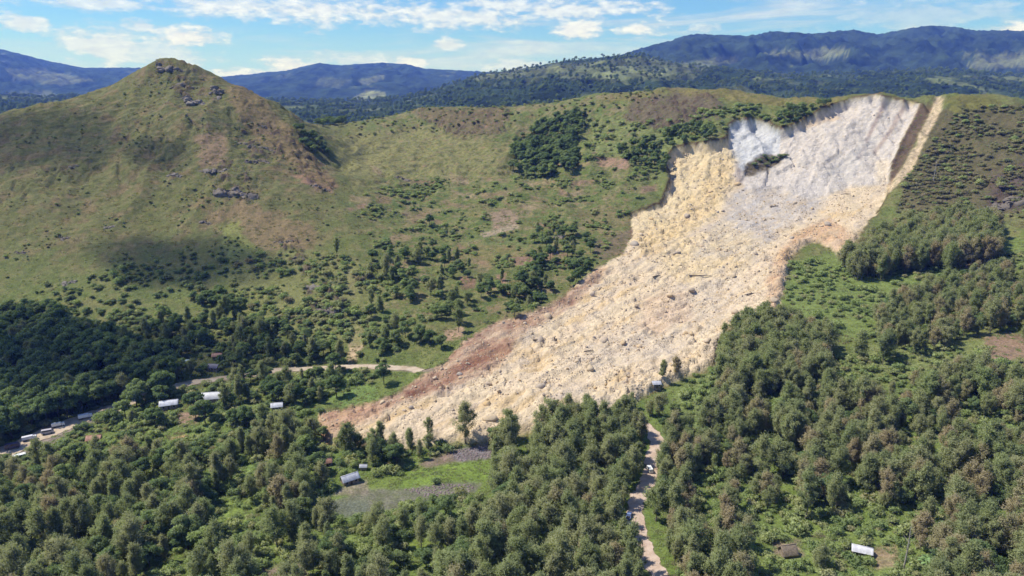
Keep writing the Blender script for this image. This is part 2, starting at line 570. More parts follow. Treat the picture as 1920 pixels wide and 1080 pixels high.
_pr = random.Random(21)
VALLEY = [(650, 300), (780, 290), (940, 335), (1100, 330), (1230, 345), (1175, 400), (1110, 500), (1010, 570), (860, 590), (720, 540), (650, 420)]
for _ in range(70):      # small gardens and fallow plots of the middle valley
    cx_, cy_ = _pr.uniform(650, 1230), _pr.uniform(290, 590)
    if not in_poly(np.array([cx_]), np.array([cy_]), VALLEY)[0]:
        continue
    w_, h_ = _pr.uniform(10, 30), _pr.uniform(4, 9)
    sk = _pr.uniform(-6, 6)
    FIELDS.append(([(cx_ - w_, cy_ + sk - h_), (cx_ + w_, cy_ - sk - h_ * .7), (cx_ + w_ * .9, cy_ - sk + h_), (cx_ - w_ * .8, cy_ + sk + h_ * .8)],
                   _pr.choice([(146, 126, 98), (138, 116, 92), (150, 122, 104), (134, 128, 84), (104, 126, 66), (96, 112, 62), (156, 138, 108)]), 3.4))


JX = fbm(GX / 11, GY / 11, 3, 0.6) + 0.8 * fbm(GX / 3.0, GY / 3.0, 2, 0.6, 40.0)
JY = fbm(GX / 11, GY / 11, 3, 0.6, 91.0) + 0.8 * fbm(GX / 3.0, GY / 3.0, 2, 0.6, 140.0)


JX2 = fbm(GX / 42, GY / 42, 3, 0.6, 201.0)
JY2 = fbm(GX / 42, GY / 42, 3, 0.6, 231.0)


def pmask(poly, PX, PY, jit=5.0):
    w2 = 2.4 * max(0.0, jit - 3.0)
    return in_poly(PX + JX * jit * 1.5 + JX2 * w2, PY + JY * jit + JY2 * w2 * 0.7, poly)


# relief that every slope has
def relief(x, y):
    r = 2.2 * fbm(x / 70, y / 70, 3, 0.5) + 0.8 * fbm(x / 16, y / 16, 3, 0.55, 33.0) + 0.30 * fbm(x / 4.2, y / 4.2, 2, 0.5, 77.0)
    return r


_fr = np.random.default_rng(77)
_fo, _ft1, _ft2, _fj1, _fj2 = (_fr.uniform(-1, 1, 256).astype(np.float32) for _ in range(5))


def facets(x, y, cell, off, tilt=0.35):
    """broken rock: every cell is a tilted plane of its own"""
    gx, gy = x / cell + off, y / cell - off
    xi, yi = np.floor(gx).astype(np.int32), np.floor(gy).astype(np.int32)
    best = np.full(x.shape, 9e9, np.float32)
    val = np.zeros(x.shape, np.float32)
    for dx in (-1, 0, 1):
        for dy in (-1, 0, 1):
            h = _perm[_perm[(xi + dx) & 255] + ((yi + dy) & 255)]
            sx, sy = xi + dx + 0.5 + 0.45 * _fj1[h], yi + dy + 0.5 + 0.45 * _fj2[h]
            ex, ey = gx - sx, gy - sy
            d = ex * ex + ey * ey
            k = d < best
            best = np.where(k, d, best)
            val = np.where(k, _fo[h] + (tilt * _ft1[h] * ex + tilt * _ft2[h] * ey) * 4, val)
    return val


HILL = smooth(40, 110, Z0)
# spurs and gullies running down the hills (towards the valley)
spur = (1 - 2 * np.abs(fbm(GX / 55 + 0.15 * fbm(GX / 60, GY / 60, 2), GY / 170, 3, 0.5, 12.0))) * 6.0 - 3.0
terr_ = fbm((GX + 0.6 * GY) / 26, (GY - 0.6 * GX) / 5.0, 4, 0.6, 400.0)
Z1 = Z0 + relief(GX, GY) * (0.6 + 1.3 * HILL) + 1.5 * terr_ * HILL + spur * smooth(25, 80, Z0) * smooth(1000, 800, GR)


ROCKY = [[(385, 300), (440, 292), (480, 330), (470, 378), (430, 372), (390, 335)], [(315, 138), (352, 140), (385, 165), (380, 195), (345, 190), (318, 160)], [(395, 160), (420, 165), (415, 192), (396, 188)],
         [(450, 225), (520, 235), (530, 300), (470, 310), (445, 270)], [(530, 235), (560, 250), (640, 350), (600, 362), (550, 320)], [(515, 435), (560, 442), (580, 490), (540, 488)], [(565, 495), (640, 510), (650, 600), (590, 610), (570, 560)],
         [(775, 203), (960, 205), (950, 245), (870, 265), (800, 232)], [(1180, 180), (1345, 172), (1345, 228), (1250, 242), (1170, 228)], [(310, 312), (345, 312), (345, 335), (312, 335)], [(290, 112), (355, 112), (375, 135), (330, 130), (292, 124)], [(1850, 320), (1930, 300), (1930, 405), (1845, 390)]]


def box_blur(m, n):
    for _ in range(n):
        m = (m + np.roll(m, 1, 0) + np.roll(m, -1, 0) + np.roll(m, 1, 1) + np.roll(m, -1, 1)) / 5.0
    return m


PX, PY, PD = project(GX, GY, Z1)
fr_ = (Z1 + 2.0 * fbm(GX / 50, GY / 50, 2, .5, 715.0)) / 4.2
fr_ = fr_ - np.floor(fr_)
tmask = smooth(640, 720, PX) * smooth(1260, 1180, PX) * smooth(640, 580, PY) * smooth(240, 290, PY) * smooth(-.15, .15, fbm(GX / 60, GY / 60, 2, .5, 725.0))
Z1 = Z1 + tmask * 4.2 * 0.55 * (smooth(0.55, 1.0, fr_) - fr_)
rock_m = np.zeros(GX.shape)
for p_ in ROCKY:
    rock_m = np.maximum(rock_m, (pmask(p_, PX, PY, 5.0) & (GR < 1020)).astype(float))
rock_m = box_blur(rock_m, 2) * smooth(-0.15, 0.2, fbm(GX / 12, GY / 12, 3, .6, 820.0))
rock_f = facets(GX, GY, 7.0, 3.3, 0.5) + 0.5 * facets(GX, GY, 3.0, 9.3, 0.5)
Z1 = Z1 + rock_m * (1.5 * rock_f)
# rills down the right flank of the hill and on the ridge behind
wx_ = 9 * fbm(GX / 45, GY / 45, 3, 0.6, 930.0)
rill = 1 - np.abs(fbm((GX + 0.35 * GY + wx_) / 30, (GY - 0.35 * GX) / 75, 4, 0.55, 910.0)) * 2
rill = rill * smooth(-0.20, 0.25, fbm(GX / 95, GY / 95, 3, 0.6, 955.0))
Z1 = Z1 - smooth(0.66, 0.98, rill) * 2.0 * smooth(35, 80, Z0) * smooth(1000, 850, GR)
Zt = Z1.copy()
ux = GX * 0.86 - GY * 0.50      # across the fall line of the scar
uy = GX * 0.50 + GY * 0.86
r1 = 1 - np.abs(fbm(GX / 26, GY / 26, 3, 0.55, 61.0)) * 2
r2 = 1 - np.abs(fbm(GX / 8, GY / 8, 3, 0.55, 65.0)) * 2
flow = fbm((GX - GY) / 11, (GX + GY) / 75, 4, 0.6, 333.0)
lump = smooth(-0.05, 0.3, fbm(GX / 30, GY / 30, 3, .6, 444.0))
rough0 = 2.4 * (r1 - 0.5) + 2.2 * flow + lump * (0.7 * (r2 - 0.5) + 0.9 * facets(GX, GY, 4.5, 6.6, .5)) + 0.25 * fbm(GX / 2.6, GY / 2.6, 2, 0.6, 5.0)
gl = 1 - np.abs(fbm(ux / 13, uy / 95, 3, 0.55, 21.0)) * 2
gl2 = fbm(ux / 4, uy / 26, 3, 0.6, 25.0)
scar0 = 0.5 * (gl - 0.5) + 0.25 * gl2 + 1.3 * facets(ux, uy * 0.55, 15.0, 5.1, 0.45) + 0.35 * facets(ux, uy * 0.6, 5.0, 8.1, 0.4)
yel0 = 0.9 * (gl - 0.5) + 1.3 * facets(GX, GY, 8.0, 2.1, 0.5) + 0.5 * facets(GX, GY, 3.5, 4.1, 0.5)
for it in range(3):
    PX, PY, PD = project(GX, GY, Zt)
    m_all = np.where(PY > 300, pmask(SLIDE, PX, PY, 4.2), pmask(SLIDE, PX, PY, 1.4)) & (GR < 900)
    m_scar = pmask(SCARP, PX, PY, 2.0) & (GR < 900)
    m_yw = pmask(YELLOWWALL, PX, PY, 3.0) & (GR < 900)
    m_gul = pmask(GULLY, PX, PY, 2.5) & (GR < 900)
    m_str = pmask(YELLOWSTRIP, PX, PY, 3.0) & (GR < 900)
    fa = box_blur(m_all.astype(float), 2)
    fdeep = box_blur(m_all.astype(float), 14)
    up = smooth(470, 330, PY)
    rub = fa * (1 - up)
    carve = up * (6.5 * fa + 4.0 * np.maximum(fdeep - 0.5, 0) * 2)
    heap = rub * (1.0 + 3.0 * np.maximum(fdeep - 0.5, 0) * 2)
    gul = box_blur(m_gul.astype(float), 2) * 5.0 + box_blur(m_str.astype(float), 2) * 3.0
    rough = rub * rough0
    fs = box_blur(m_scar.astype(float), 2)
    fy = box_blur(m_yw.astype(float), 2)
    scarf = fs * scar0 + fy * yel0
    Zt = Z1 - carve + heap - gul + rough + scarf

# ------------------------------------------------------------------ heights for everything that stands on the ground


def make_lookup():
    ai = np.arange(NA)
    ri = np.arange(NR)

    def H(x, y):
        x = np.asarray(x, float)
        y = np.asarray(y, float)
        a = np.arctan2(x, y)
        r = np.hypot(x, y)
        return bilin(Zt, np.interp(a, AZ, ai), np.interp(r, RR, ri))
    return H


H = make_lookup()


def ground(px, py):
    """where the line of sight through a picture point meets the ground"""
    dx, dy, dz = ray(px, py)
    h = math.hypot(dx, dy)
    r = np.arange(120.0, 1250.0, 0.5)
    x, y, z = dx / h * r, dy / h * r, CAM_Z + dz / h * r
    hit = np.nonzero(z <= H(x, y))[0]
    i = hit[0] if len(hit) else len(r) - 1
    return float(x[i]), float(y[i]), float(H(x[i], y[i]))


ROAD_PX = [(-160, 905), (-60, 872), (0, 852), (60, 824), (110, 801), (165, 781), (215, 765), (262, 746), (320, 728), (352, 719), (420, 709), (470, 702), (512, 695), (570, 691), (640, 689), (690, 687), (745, 690), (775, 692), (800, 692)]
TRACK_PX = [(1262, 1150), (1240, 1085), (1218, 1050), (1202, 1010), (1192, 975), (1192, 945), (1201, 925), (1214, 905), (1221, 880), (1223, 858), (1231, 836), (1226, 813), (1208, 797), (1188, 782)]


def spline(pts, n=12):
    pts = [np.array(p, float) for p in pts]
    out = []
    for i in range(len(pts) - 1):
        p0 = pts[max(i - 1, 0)]
        p1, p2 = pts[i], pts[i + 1]
        p3 = pts[min(i + 2, len(pts) - 1)]
        for k in range(n):
            t = k / n
            out.append(0.5 * ((2 * p1) + (-p0 + p2) * t + (2 * p0 - 5 * p1 + 4 * p2 - p3) * t * t + (-p0 + 3 * p1 - 3 * p2 + p3) * t ** 3))
    out.append(pts[-1])
    return np.array(out)


road_line = spline([ground(*p)[:2] for p in ROAD_PX], 10)
track_line = spline([ground(*p)[:2] for p in TRACK_PX], 10)


def smooth_along(v, n=30):
    v = v.copy()
    for _ in range(n):
        v[1:-1] = (v[:-2] + 2 * v[1:-1] + v[2:]) / 4
    return v


road_z = smooth_along(H(road_line[:, 0], road_line[:, 1]))
track_z = smooth_along(H(track_line[:, 0], track_line[:, 1]))


def bench(line, lz, half):
    """cut a level bench into the ground below a road"""
    global Zt
    sel = np.nonzero((np.abs(GX - line[:, 0].mean()) < np.ptp(line[:, 0]) / 2 + 20) & (np.abs(GY - line[:, 1].mean()) < np.ptp(line[:, 1]) / 2 + 20))
    x, y = GX[sel], GY[sel]
    bd = np.full(x.shape, 1e9)
    bz = np.zeros(x.shape)
    for i in range(len(line)):
        d = np.hypot(x - line[i, 0], y - line[i, 1])
        k = d < bd
        bd[k] = d[k]
        bz[k] = lz[i]
    w = smooth(half + 4.5, half + 1.0, bd)
    Zt[sel] = Zt[sel] * (1 - w) + (bz - 0.25) * w
    return sel, bd


RS, RD = bench(road_line, road_z, 4.6)
TS, TD = bench(track_line, track_z, 3.2)
H = make_lookup()
PX, PY, PD = project(GX, GY, Zt)

# ------------------------------------------------------------------ ground colours (what grows or lies there)
KA = 0.74
n1 = fbm(GX / 60, GY / 60, 4, 0.55, 3.0)
n2 = fbm(GX / 14, GY / 14, 4, 0.6, 50.0)
n3 = fbm(GX / 3.2, GY / 3.2, 3, 0.6, 80.0)


def L(c):
    return lin(*c) * KA


def blend(col, mask, c):
    m = mask[..., None] if mask.ndim == 2 else mask
    return col * (1 - m) + L(c) * m


colr = np.zeros(GX.shape + (3,)) + L((112, 122, 70))
wv = smooth(-0.25, 0.35, n2 + 0.3 * n1)
colr = blend(colr, wv * 0.6, (132, 124, 86))
hl = smooth(12, 55, Z0)
left = smooth(760, 520, PX)
hmask = hl * left
colr = blend(colr, hmask * 0.9, (117, 118, 75))
colr = blend(colr, hmask * smooth(-0.1, 0.4, n1 + 0.5 * n2) * 0.6, (106, 110, 62))
colr = blend(colr, hmask * smooth(0.0, 0.40, n2 - 0.5 * n1) * 0.7, (132, 110, 84))
ter = fbm((GX + 0.6 * GY) / 26, (GY - 0.6 * GX) / 5.0, 4, 0.6, 400.0)
colr = blend(colr, hmask * smooth(0.05, 0.35, ter) * 0.5, (96, 92, 60))
colr = blend(colr, hmask * smooth(0.05, 0.35, -ter) * 0.35, (140, 126, 92))
near = smooth(420, 330, GR)
colr = blend(colr, near * 0.8, (110, 130, 66))
colr = blend(colr, near * smooth(0.0, 0.4, n2) * 0.5, (120, 132, 72))
midv = smooth(640, 760, PX) * smooth(1250, 1150, PX) * smooth(640, 560, PY)
colr = blend(colr, midv * smooth(-0.1, 0.3, n1 + n2) * 0.45, (122, 128, 78))
n4 = fbm(GX / 24, GY / 24, 4, 0.65, 520.0)
colr = blend(colr, midv * smooth(0.02, 0.25, n4) * 0.6, (92, 112, 58))
colr = blend(colr, midv * smooth(0.10, 0.32, -n4 + 0.3 * n3) * 0.55, (150, 130, 104))
colr = blend(colr, midv * smooth(0.12, 0.42, n2 - 0.4 * n1 + 0.3 * n3) * 0.5, (146, 128, 98))
for poly, c, jit in FIELDS:
    k = pmask(poly, PX, PY, jit) & (GR < 1020)
    kk = box_blur(k.astype(float), 2) * (0.8 + 0.2 * np.clip(n3 * 2, -1, 1))
    if c[1] > c[0]:
        c = (c[0] + 8, c[1] - 4, c[2] + 10)
    colr = blend(colr, np.clip(kk, 0, 1), c)
colr = blend(colr, np.clip(rock_m, 0, 1) * smooth(-0.5, 0.3, rock_f + n3) * 0.85, (104, 88, 76))
colr = blend(colr, smooth(0.72, 0.98, rill) * hl * 0.4, (92, 86, 58))
fine_ = fbm(GX / 5.5, GY / 8.0, 4, 0.65, 1040.0)
fin2 = fbm(GX / 7.0, GY / 4.5, 4, 0.65, 1080.0)
gm_ = np.maximum(midv, hmask * 0.8)
colr = blend(colr, gm_ * smooth(0.10, 0.34, fine_) * 0.62, (84, 96, 54))
colr = blend(colr, gm_ * smooth(0.14, 0.36, fin2) * 0.55, (150, 130, 98))
colr = blend(colr, midv * smooth(0.22, 0.40, fbm(GX / 9.0, GY / 6.0, 4, 0.6, 1120.0)) * 0.6, (152, 122, 100))
spk = smooth(0.30, 0.50, fbm(GX / 5.0, GY / 7.0, 3, 0.65, 640.0) + 0.25 * n2)
colr = blend(colr, spk * hl * 0.75, (84, 80, 58))
colr *= (1 + 0.22 * n2 + 0.28 * n3)[..., None]

# debris and scarp
fa1 = box_blur((np.where(PY > 300, pmask(SLIDE, PX, PY, 4.2), pmask(SLIDE, PX, PY, 1.4)) & (GR < 900)).astype(float), 1)
rc = np.zeros(GX.shape + (3,)) + L((222, 201, 170))
q = smooth(-0.2, 0.35, fbm((GX - GY) / 14, (GX + GY) / 60, 4, 0.6, 7.0))
rc = blend(rc, q * 0.65, (221, 198, 170))
q = smooth(0.05, 0.35, fbm((GX - GY) / 16, (GX + GY) / 70, 4, 0.6, 15.0))
rc = blend(rc, q * 0.6, (214, 182, 132))
q = smooth(0.1, 0.4, fbm((GX - GY) / 13, (GX + GY) / 55, 4, 0.6, 23.0))
rc = blend(rc, q * 0.55, (194, 180, 166))


def slide_zone(poly, c, amt, jit, blur=3):
    global rc
    k = box_blur((pmask(poly, PX, PY, jit) & (GR < 900)).astype(float), blur if jit < 5 else blur * 4)
    if jit >= 5:
        k = k * np.clip(0.85 + 0.9 * fbm((GX - GY) / 9, (GX + GY) / 30, 4, 0.65, 44.0 + jit), 0.2, 1.3)
    rc = blend(rc, np.clip(k * amt * (1 + 0.5 * n3), 0, 1), c)


slide_zone(GREYRUB, (192, 184, 178), 0.85, 14)
slide_zone([(1300, 520), (1400, 500), (1380, 580), (1260, 660), (1120, 690), (1040, 690), (1180, 610)], (204, 190, 174), 0.5, 16)
slide_zone(YELLOWRUB, (224, 200, 156), 0.6, 18)
slide_zone(BROWNRUB, (204, 174, 146), 0.6, 14)
slide_zone(PINKEDGE, (206, 166, 130), 0.75, 6)
slide_zone(SCARP, (209, 199, 190), 0.9, 3)
slide_zone(GREYWALL, (206, 205, 205), 0.95, 1.5, 1)
slide_zone(YELLOWWALL, (221, 200, 160), 0.85, 9)
slide_zone([(1183, 440), (1260, 420), (1330, 330), (1345, 300), (1372, 290), (1374, 350), (1330, 400), (1285, 440), (1200, 475)], (216, 184, 132), 0.45, 9)
slide_zone(REDMARGIN, (168, 132, 110), 0.85, 6)
slide_zone(REDSTREAK, (140, 98, 80), 0.8, 5, 2)
slide_zone([(597, 772), (700, 752), (720, 780), (640, 810), (600, 830)], (188, 148, 120), 0.6, 5)
slide_zone([(1380, 300), (1395, 325), (1388, 350), (1378, 345)], (150, 136, 130), 0.7, 3)
slide_zone([(1640, 300), (1668, 300), (1660, 345), (1640, 345)], (226, 208, 182), 0.8, 3)
slide_zone([(1655, 190), (1664, 192), (1630, 262), (1612, 300), (1606, 296), (1625, 255)], (160, 142, 134), 0.8, 1, 1)
slide_zone([(1690, 200), (1700, 202), (1672, 250), (1640, 290), (1634, 286), (1665, 245)], (168, 148, 136), 0.7, 1, 1)
slide_zone([(1540, 330), (1625, 255), (1650, 262), (1590, 345)], (188, 184, 180), 0.5, 5)
slide_zone([(1490, 232), (1560, 208), (1575, 222), (1500, 245)], (204, 176, 140), 0.6, 3)
slide_zone(ISLAND, (96, 86, 66), 0.95, 4)
glv = fbm(ux / 5, uy / 40, 4, 0.6, 25.0)
rc *= (1 + (0.10 * glv) * (fs + fy * 0.7) + 0.10 * fbm(GX / 1.6, GY / 1.6, 2, 0.6, 99.0) * rub)[..., None]
colr = colr * (1 - fa1[..., None]) + rc * fa1[..., None]
# torn soil rim along the top of the scar
rim = np.clip(box_blur(fa1, 9) - fa1, 0, 1) * 3.0 * smooth(480, 380, PY)
colr = blend(colr, np.clip(rim, 0, 0.9), (92, 66, 50))
rim2 = np.clip(box_blur(fa1, 6) - fa1, 0, 1) * 2.6 * smooth(380, 480, PY) * smooth(-.4, .3, n2)
colr = blend(colr, np.clip(rim2, 0, 0.8), (150, 122, 98))
k = box_blur((pmask(YELLOWSTRIP, PX, PY, 3.0) & (GR < 900)).astype(float), 1)
colr = blend(colr, np.clip(k * (0.8 + 0.8 * n3), 0, 1), (218, 194, 162))
k = box_blur((pmask(GULLY, PX, PY, 2.5) & (GR < 900)).astype(float), 2)
colr = blend(colr, k * 0.9, (112, 92, 78))
# verges of the roads
w = smooth(5.2, 2.6, RD + 1.2 * n3[RS])
colr[RS] = colr[RS] * (1 - w[:, None]) + L((160, 144, 124)) * w[:, None]
w = smooth(3.8, 1.8, TD + 1.0 * n3[TS])
colr[TS] = colr[TS] * (1 - w[:, None]) + L((160, 138, 118)) * w[:, None]
colr = np.clip(colr, 0.012, 0.62)

verts = np.stack([GX, GY, Zt], -1).reshape(-1, 3)
ii = (np.arange(NR - 1)[:, None] * NA + np.arange(NA - 1)[None]).ravel()
quads = np.stack([ii, ii + 1, ii + 1 + NA, ii + NA], -1)
tme = mesh_np('hillside', verts, quads)
set_col(tme, colr.reshape(-1, 3))
set_float(tme, np.clip(fa1, 0, 1).ravel(), 'rubble')
tme.polygons.foreach_set('use_smooth', np.ones(len(quads), bool))


def terrain_mat():
    m, t, out = new_mat('soil_and_grass')
    b = t.node('ShaderNodeBsdfPrincipled')
    at = t.node('ShaderNodeAttribute', attribute_name='Col')
    ar = t.node('ShaderNodeAttribute', attribute_name='rubble')
    tc = t.node('ShaderNodeTexCoord')
    P = tc.outputs['Object']
    nf = t.noise(P, 1.1, 5.0, 0.65)
    ng = t.noise(P, 0.22, 5.0, 0.6)
    vor = t.node('ShaderNodeTexVoronoi', feature='F1')
    t.put(vor.inputs['Vector'], P)
    vor.inputs['Scale'].default_value = 0.75
    vor2 = t.node('ShaderNodeTexVoronoi', feature='F1')
    t.put(vor2.inputs['Vector'], P)
    vor2.inputs['Scale'].default_value = 1.9
    sepc = t.node('ShaderNodeSeparateColor')
    t.l.new(vor.outputs['Color'], sepc.inputs[0])
    grassv = t.math('MULTIPLY', t.ss(nf, 0.30, 0.72, 0.70, 1.32), t.ss(ng, 0.3, 0.7, 0.86, 1.14))
    rockv = t.math('MULTIPLY', t.math('ADD', 0.91, t.math('MULTIPLY', sepc.outputs[0], 0.16)), t.ss(ng, 0.3, 0.7, 0.86, 1.12))
    fac = t.node('ShaderNodeMix', data_type='FLOAT')
    t.l.new(ar.outputs['Fac'], fac.inputs[0])
    t.l.new(grassv, fac.inputs[2])
    t.l.new(rockv, fac.inputs[3])
    mul = t.node('ShaderNodeVectorMath', operation='SCALE')
    t.l.new(at.outputs['Color'], mul.inputs[0])
    t.l.new(fac.outputs[0], mul.inputs['Scale'])
    t.l.new(mul.outputs[0], b.inputs['Base Color'])
    b.inputs['Roughness'].default_value = 0.95
    b.inputs['Specular IOR Level'].default_value = 0.1
    hgt = t.node('ShaderNodeMix', data_type='FLOAT')
    t.l.new(ar.outputs['Fac'], hgt.inputs[0])
    t.l.new(t.math('MULTIPLY', nf, 0.9), hgt.inputs[2])
    t.l.new(t.math('ADD', t.math('MULTIPLY', vor.outputs['Distance'], t.ss(ng, 0.35, 0.65, -0.05, -0.8)), t.math('MULTIPLY', nf, 0.5)), hgt.inputs[3])
    bp = t.node('ShaderNodeBump')
    bp.inputs['Strength'].default_value = 0.85
    bp.inputs['Distance'].default_value = 0.9
    t.l.new(hgt.outputs[0], bp.inputs['Height'])
    t.l.new(bp.outputs[0], b.inputs['Normal'])
    t.l.new(b.outputs[0], out.inputs['Surface'])
    return m


M_TERR = terrain_mat()
tme.materials.append(M_TERR)
tag(link('hillside_terrain', tme), kind='structure')


# ------------------------------------------------------------------ roads
def ribbon(name, line, lz, halfw, col):
    nseg = 6
    tang = np.gradient(line, axis=0)
    tang /= np.linalg.norm(tang, axis=1)[:, None] + 1e-9
    nrm = np.stack([tang[:, 1], -tang[:, 0]], -1)
    vs = []
    for i in range(len(line)):
        hw = halfw * (1 + 0.12 * math.sin(i * 0.37))
        if name == 'valley_road':
            hw *= 1 + 0.9 * float(smooth(-170.0, -215.0, line[i, 0]))
        rag = [random.uniform(-.35, .35) + .4 * math.sin(i * .9 + 2 * k) for k in (0, 1)]
        for k in range(nseg + 1):
            s = -1 + 2 * k / nseg
            p = line[i] + nrm[i] * (hw + (rag[0] if s < 0 else rag[1]) * abs(s)) * s
            dz = 0.06 - 0.14 * s * s - (0.05 if k in (1, 2, 4, 5) else 0.0) + 0.04 * math.sin(i * 2.3 + k)
            vs.append((p[0], p[1], lz[i] + dz))
    n = nseg + 1
    qs = [(i * n + k, i * n + k + 1, (i + 1) * n + k + 1, (i + 1) * n + k) for i in range(len(line) - 1) for k in range(nseg)]
    me = mesh_np(name, vs, np.array(qs))
    me.polygons.foreach_set('use_smooth', np.ones(len(qs), bool))
    m, t, out = new_mat(name + '_dirt')
    b = t.node('ShaderNodeBsdfPrincipled')
    tc = t.node('ShaderNodeTexCoord')
    nA = t.noise(tc.outputs['Object'], 0.25, 5.0, 0.6)
    nB = t.noise(tc.outputs['Object'], 1.6, 4.0, 0.6)
    c = t.mix(t.ss(nA, 0.35, 0.7), tuple(col) + (1,), tuple(np.array(col) * np.array((0.72, 0.66, 0.6))) + (1,))
    c = t.mix(t.ss(nB, 0.45, 0.75, 0, 0.5), c, tuple(np.array(col) * 1.2) + (1,))
    t.l.new(c, b.inputs['Base Color'])
    b.inputs['Roughness'].default_value = 0.95
    t.l.new(b.outputs[0], out.inputs['Surface'])
    me.materials.append(m)
    return tag(link(name, me), kind='structure')


ribbon('valley_road', road_line, road_z, 3.2, L((204, 186, 164)))
ribbon('dirt_track', track_line, track_z, 3.0, L((214, 192, 176)))


# ------------------------------------------------------------------ far hills
def interp_line(pts, x):
    p = np.array(pts, float)
    return np.interp(x, p[:, 0], p[:, 1])


def far_mat():
    m, t, out = new_mat('far_slope')
    b = t.node('ShaderNodeBsdfDiffuse')
    at = t.node('ShaderNodeAttribute', attribute_name='Col')
    tc = t.node('ShaderNodeTexCoord')
    nf = t.noise(tc.outputs['Object'], 0.0065, 9.0, 0.68)
    mul = t.node('ShaderNodeVectorMath', operation='SCALE')
    t.l.new(at.outputs['Color'], mul.inputs[0])
    t.l.new(t.ss(nf, 0.32, 0.68, 0.5, 1.55), mul.inputs['Scale'])
    t.l.new(mul.outputs[0], b.inputs['Color'])
    bp = t.node('ShaderNodeBump')
    bp.inputs['Strength'].default_value = 0.9
    bp.inputs['Distance'].default_value = 55.0
    t.l.new(nf, bp.inputs['Height'])
    t.l.new(bp.outputs[0], b.inputs['Normal'])
    t.l.new(b.outputs[0], out.inputs['Surface'])
    return m


M_FAR = far_mat()
FOREST = np.array((0.032, 0.050, 0.028))
PASTURE = np.array((0.15, 0.17, 0.075))


def far_range(name, crest, Yc, Yf, zf, patches, grass=0.3, power=1.2, amp=0.10, rows=110, cols=760, off=0.0, tree=5.0, back=0.35):
    pxs = np.linspace(-900, 2820, cols)
    cpy = interp_line(crest, np.clip(pxs, crest[0][0], crest[-1][0]))
    edge = np.maximum(0, np.maximum(-pxs, pxs - 1920)) / 900.0
    dx, dy, dz = (pxs - 960) / F, CP + (540 - cpy) / F * SP, -SP + (540 - cpy) / F * CP
    zc = CAM_Z + Yc * dz / dy
    zc = zc + edge * 40 * np.sin(pxs / 130.0)
    s = np.linspace(0, 1, rows)
    S, A = np.meshgrid(s, np.arange(cols), indexing='ij')
    Y = Yf + (Yc - Yf) * S
    hx = (pxs - 960) / F / dy
    X = hx[A] * Y
    hgt = np.maximum(zc - zf, 8.0)[A]
    base = zf + (zc[A] - zf) * S ** power
    rid = 1 - 2 * np.abs(fbm(X / (Yc * 0.085), Y / (Yc * 0.12), 4, 0.5, off))
    det = fbm(X / 90, Y / 90, 4, 0.6, off + 3)
    env = np.sin(np.pi * np.clip(S, 0, 1)) ** 0.7
    Z = base + env * amp * hgt * (rid - 0.35) * 1.2 + env * det * hgt * 0.07 + S * tree * fbm(X / 22, Y / 22, 3, 0.7, off + 7) * 1.3
    Xb = X[-1][None] * (1 + np.array([0.06, 0.14, 0.25, 0.4]) * back)[:, None]
    Yb = Y[-1][None] * (1 + np.array([0.06, 0.14, 0.25, 0.4]) * back)[:, None]
    Zb = zf + (Z[-1][None] - zf) * np.array([0.93, 0.75, 0.45, 0.0])[:, None]
    X, Y, Z = np.concatenate([X, Xb]), np.concatenate([Y, Yb]), np.concatenate([Z, Zb])
    n = X.shape[0]
    P1, P2, _ = project(X, Y, Z)
    g = smooth(0.32 - grass, 0.62 - grass, fbm(X / 330, Y / 520, 5, 0.6, off + 20) + 0.15 * fbm(X / 60, Y / 60, 3, 0.6, off))
    c = FOREST * (1 - g[..., None] * 0.8) + PASTURE * g[..., None] * 0.8
    jx, jy = fbm(X / (Yc * .03), Y / (Yc * .05), 5, 0.65, 2.0), fbm(X / (Yc * .03), Y / (Yc * .05), 5, 0.65, 8.0)
    for poly, colp, amt, jit in patches:
        k = in_poly(P1 + jx * jit * 2.0, P2 + jy * jit * 0.8, poly).astype(float) * amt
        c = c * (1 - k[..., None]) + np.array(colp) * k[..., None]
    i0 = (np.arange(n - 1)[:, None] * cols + np.arange(cols - 1)[None]).ravel()
    q = np.stack([i0, i0 + 1, i0 + 1 + cols, i0 + cols], -1)
    me = mesh_np(name, np.stack([X, Y, Z], -1).reshape(-1, 3), q)
    set_col(me, np.clip(c, 0.01, 0.5).reshape(-1, 3))
    me.polygons.foreach_set('use_smooth', np.ones(len(q), bool))
    me.materials.append(M_FAR)
    tag(link(name, me), kind='structure')
    return X, Y, Z, g, P1, P2


PALE = (0.20, 0.215, 0.10)
far_range('distant_mountains', [(-900, 60), (-400, 75), (-100, 80), (0, 94), (40, 103), (100, 118), (160, 128), (220, 128), (262, 128), (300, 138), (400, 146), (430, 143), (480, 139), (540, 132), (580, 123), (600, 119), (640, 123), (680, 121), (720, 118), (760, 121), (800, 130), (860, 132), (920, 136), (1000, 142), (1100, 150), (1400, 170), (1920, 170)],
          11000, 6000, 60,
          [([(660, 185), (690, 168), (720, 172), (728, 190), (690, 198), (665, 196)], PALE, 0.9, 3),
           ([(670, 152), (720, 138), (725, 143), (690, 160)], PALE, 0.6, 2),
           ([(880, 150), (960, 146), (940, 165), (860, 172)], PALE, 0.4, 4),
           ([(600, 145), (660, 150), (640, 165), (590, 160)], PALE, 0.25, 5),
           ([(10, 128), (80, 130), (180, 150), (120, 160), (20, 150)], PALE, 0.45, 5),
           ([(5, 175), (90, 170), (120, 185), (60, 200), (5, 205)], PALE, 0.45, 5)],
          grass=0.04, amp=0.34, off=11.0, tree=16.0, power=1.4)
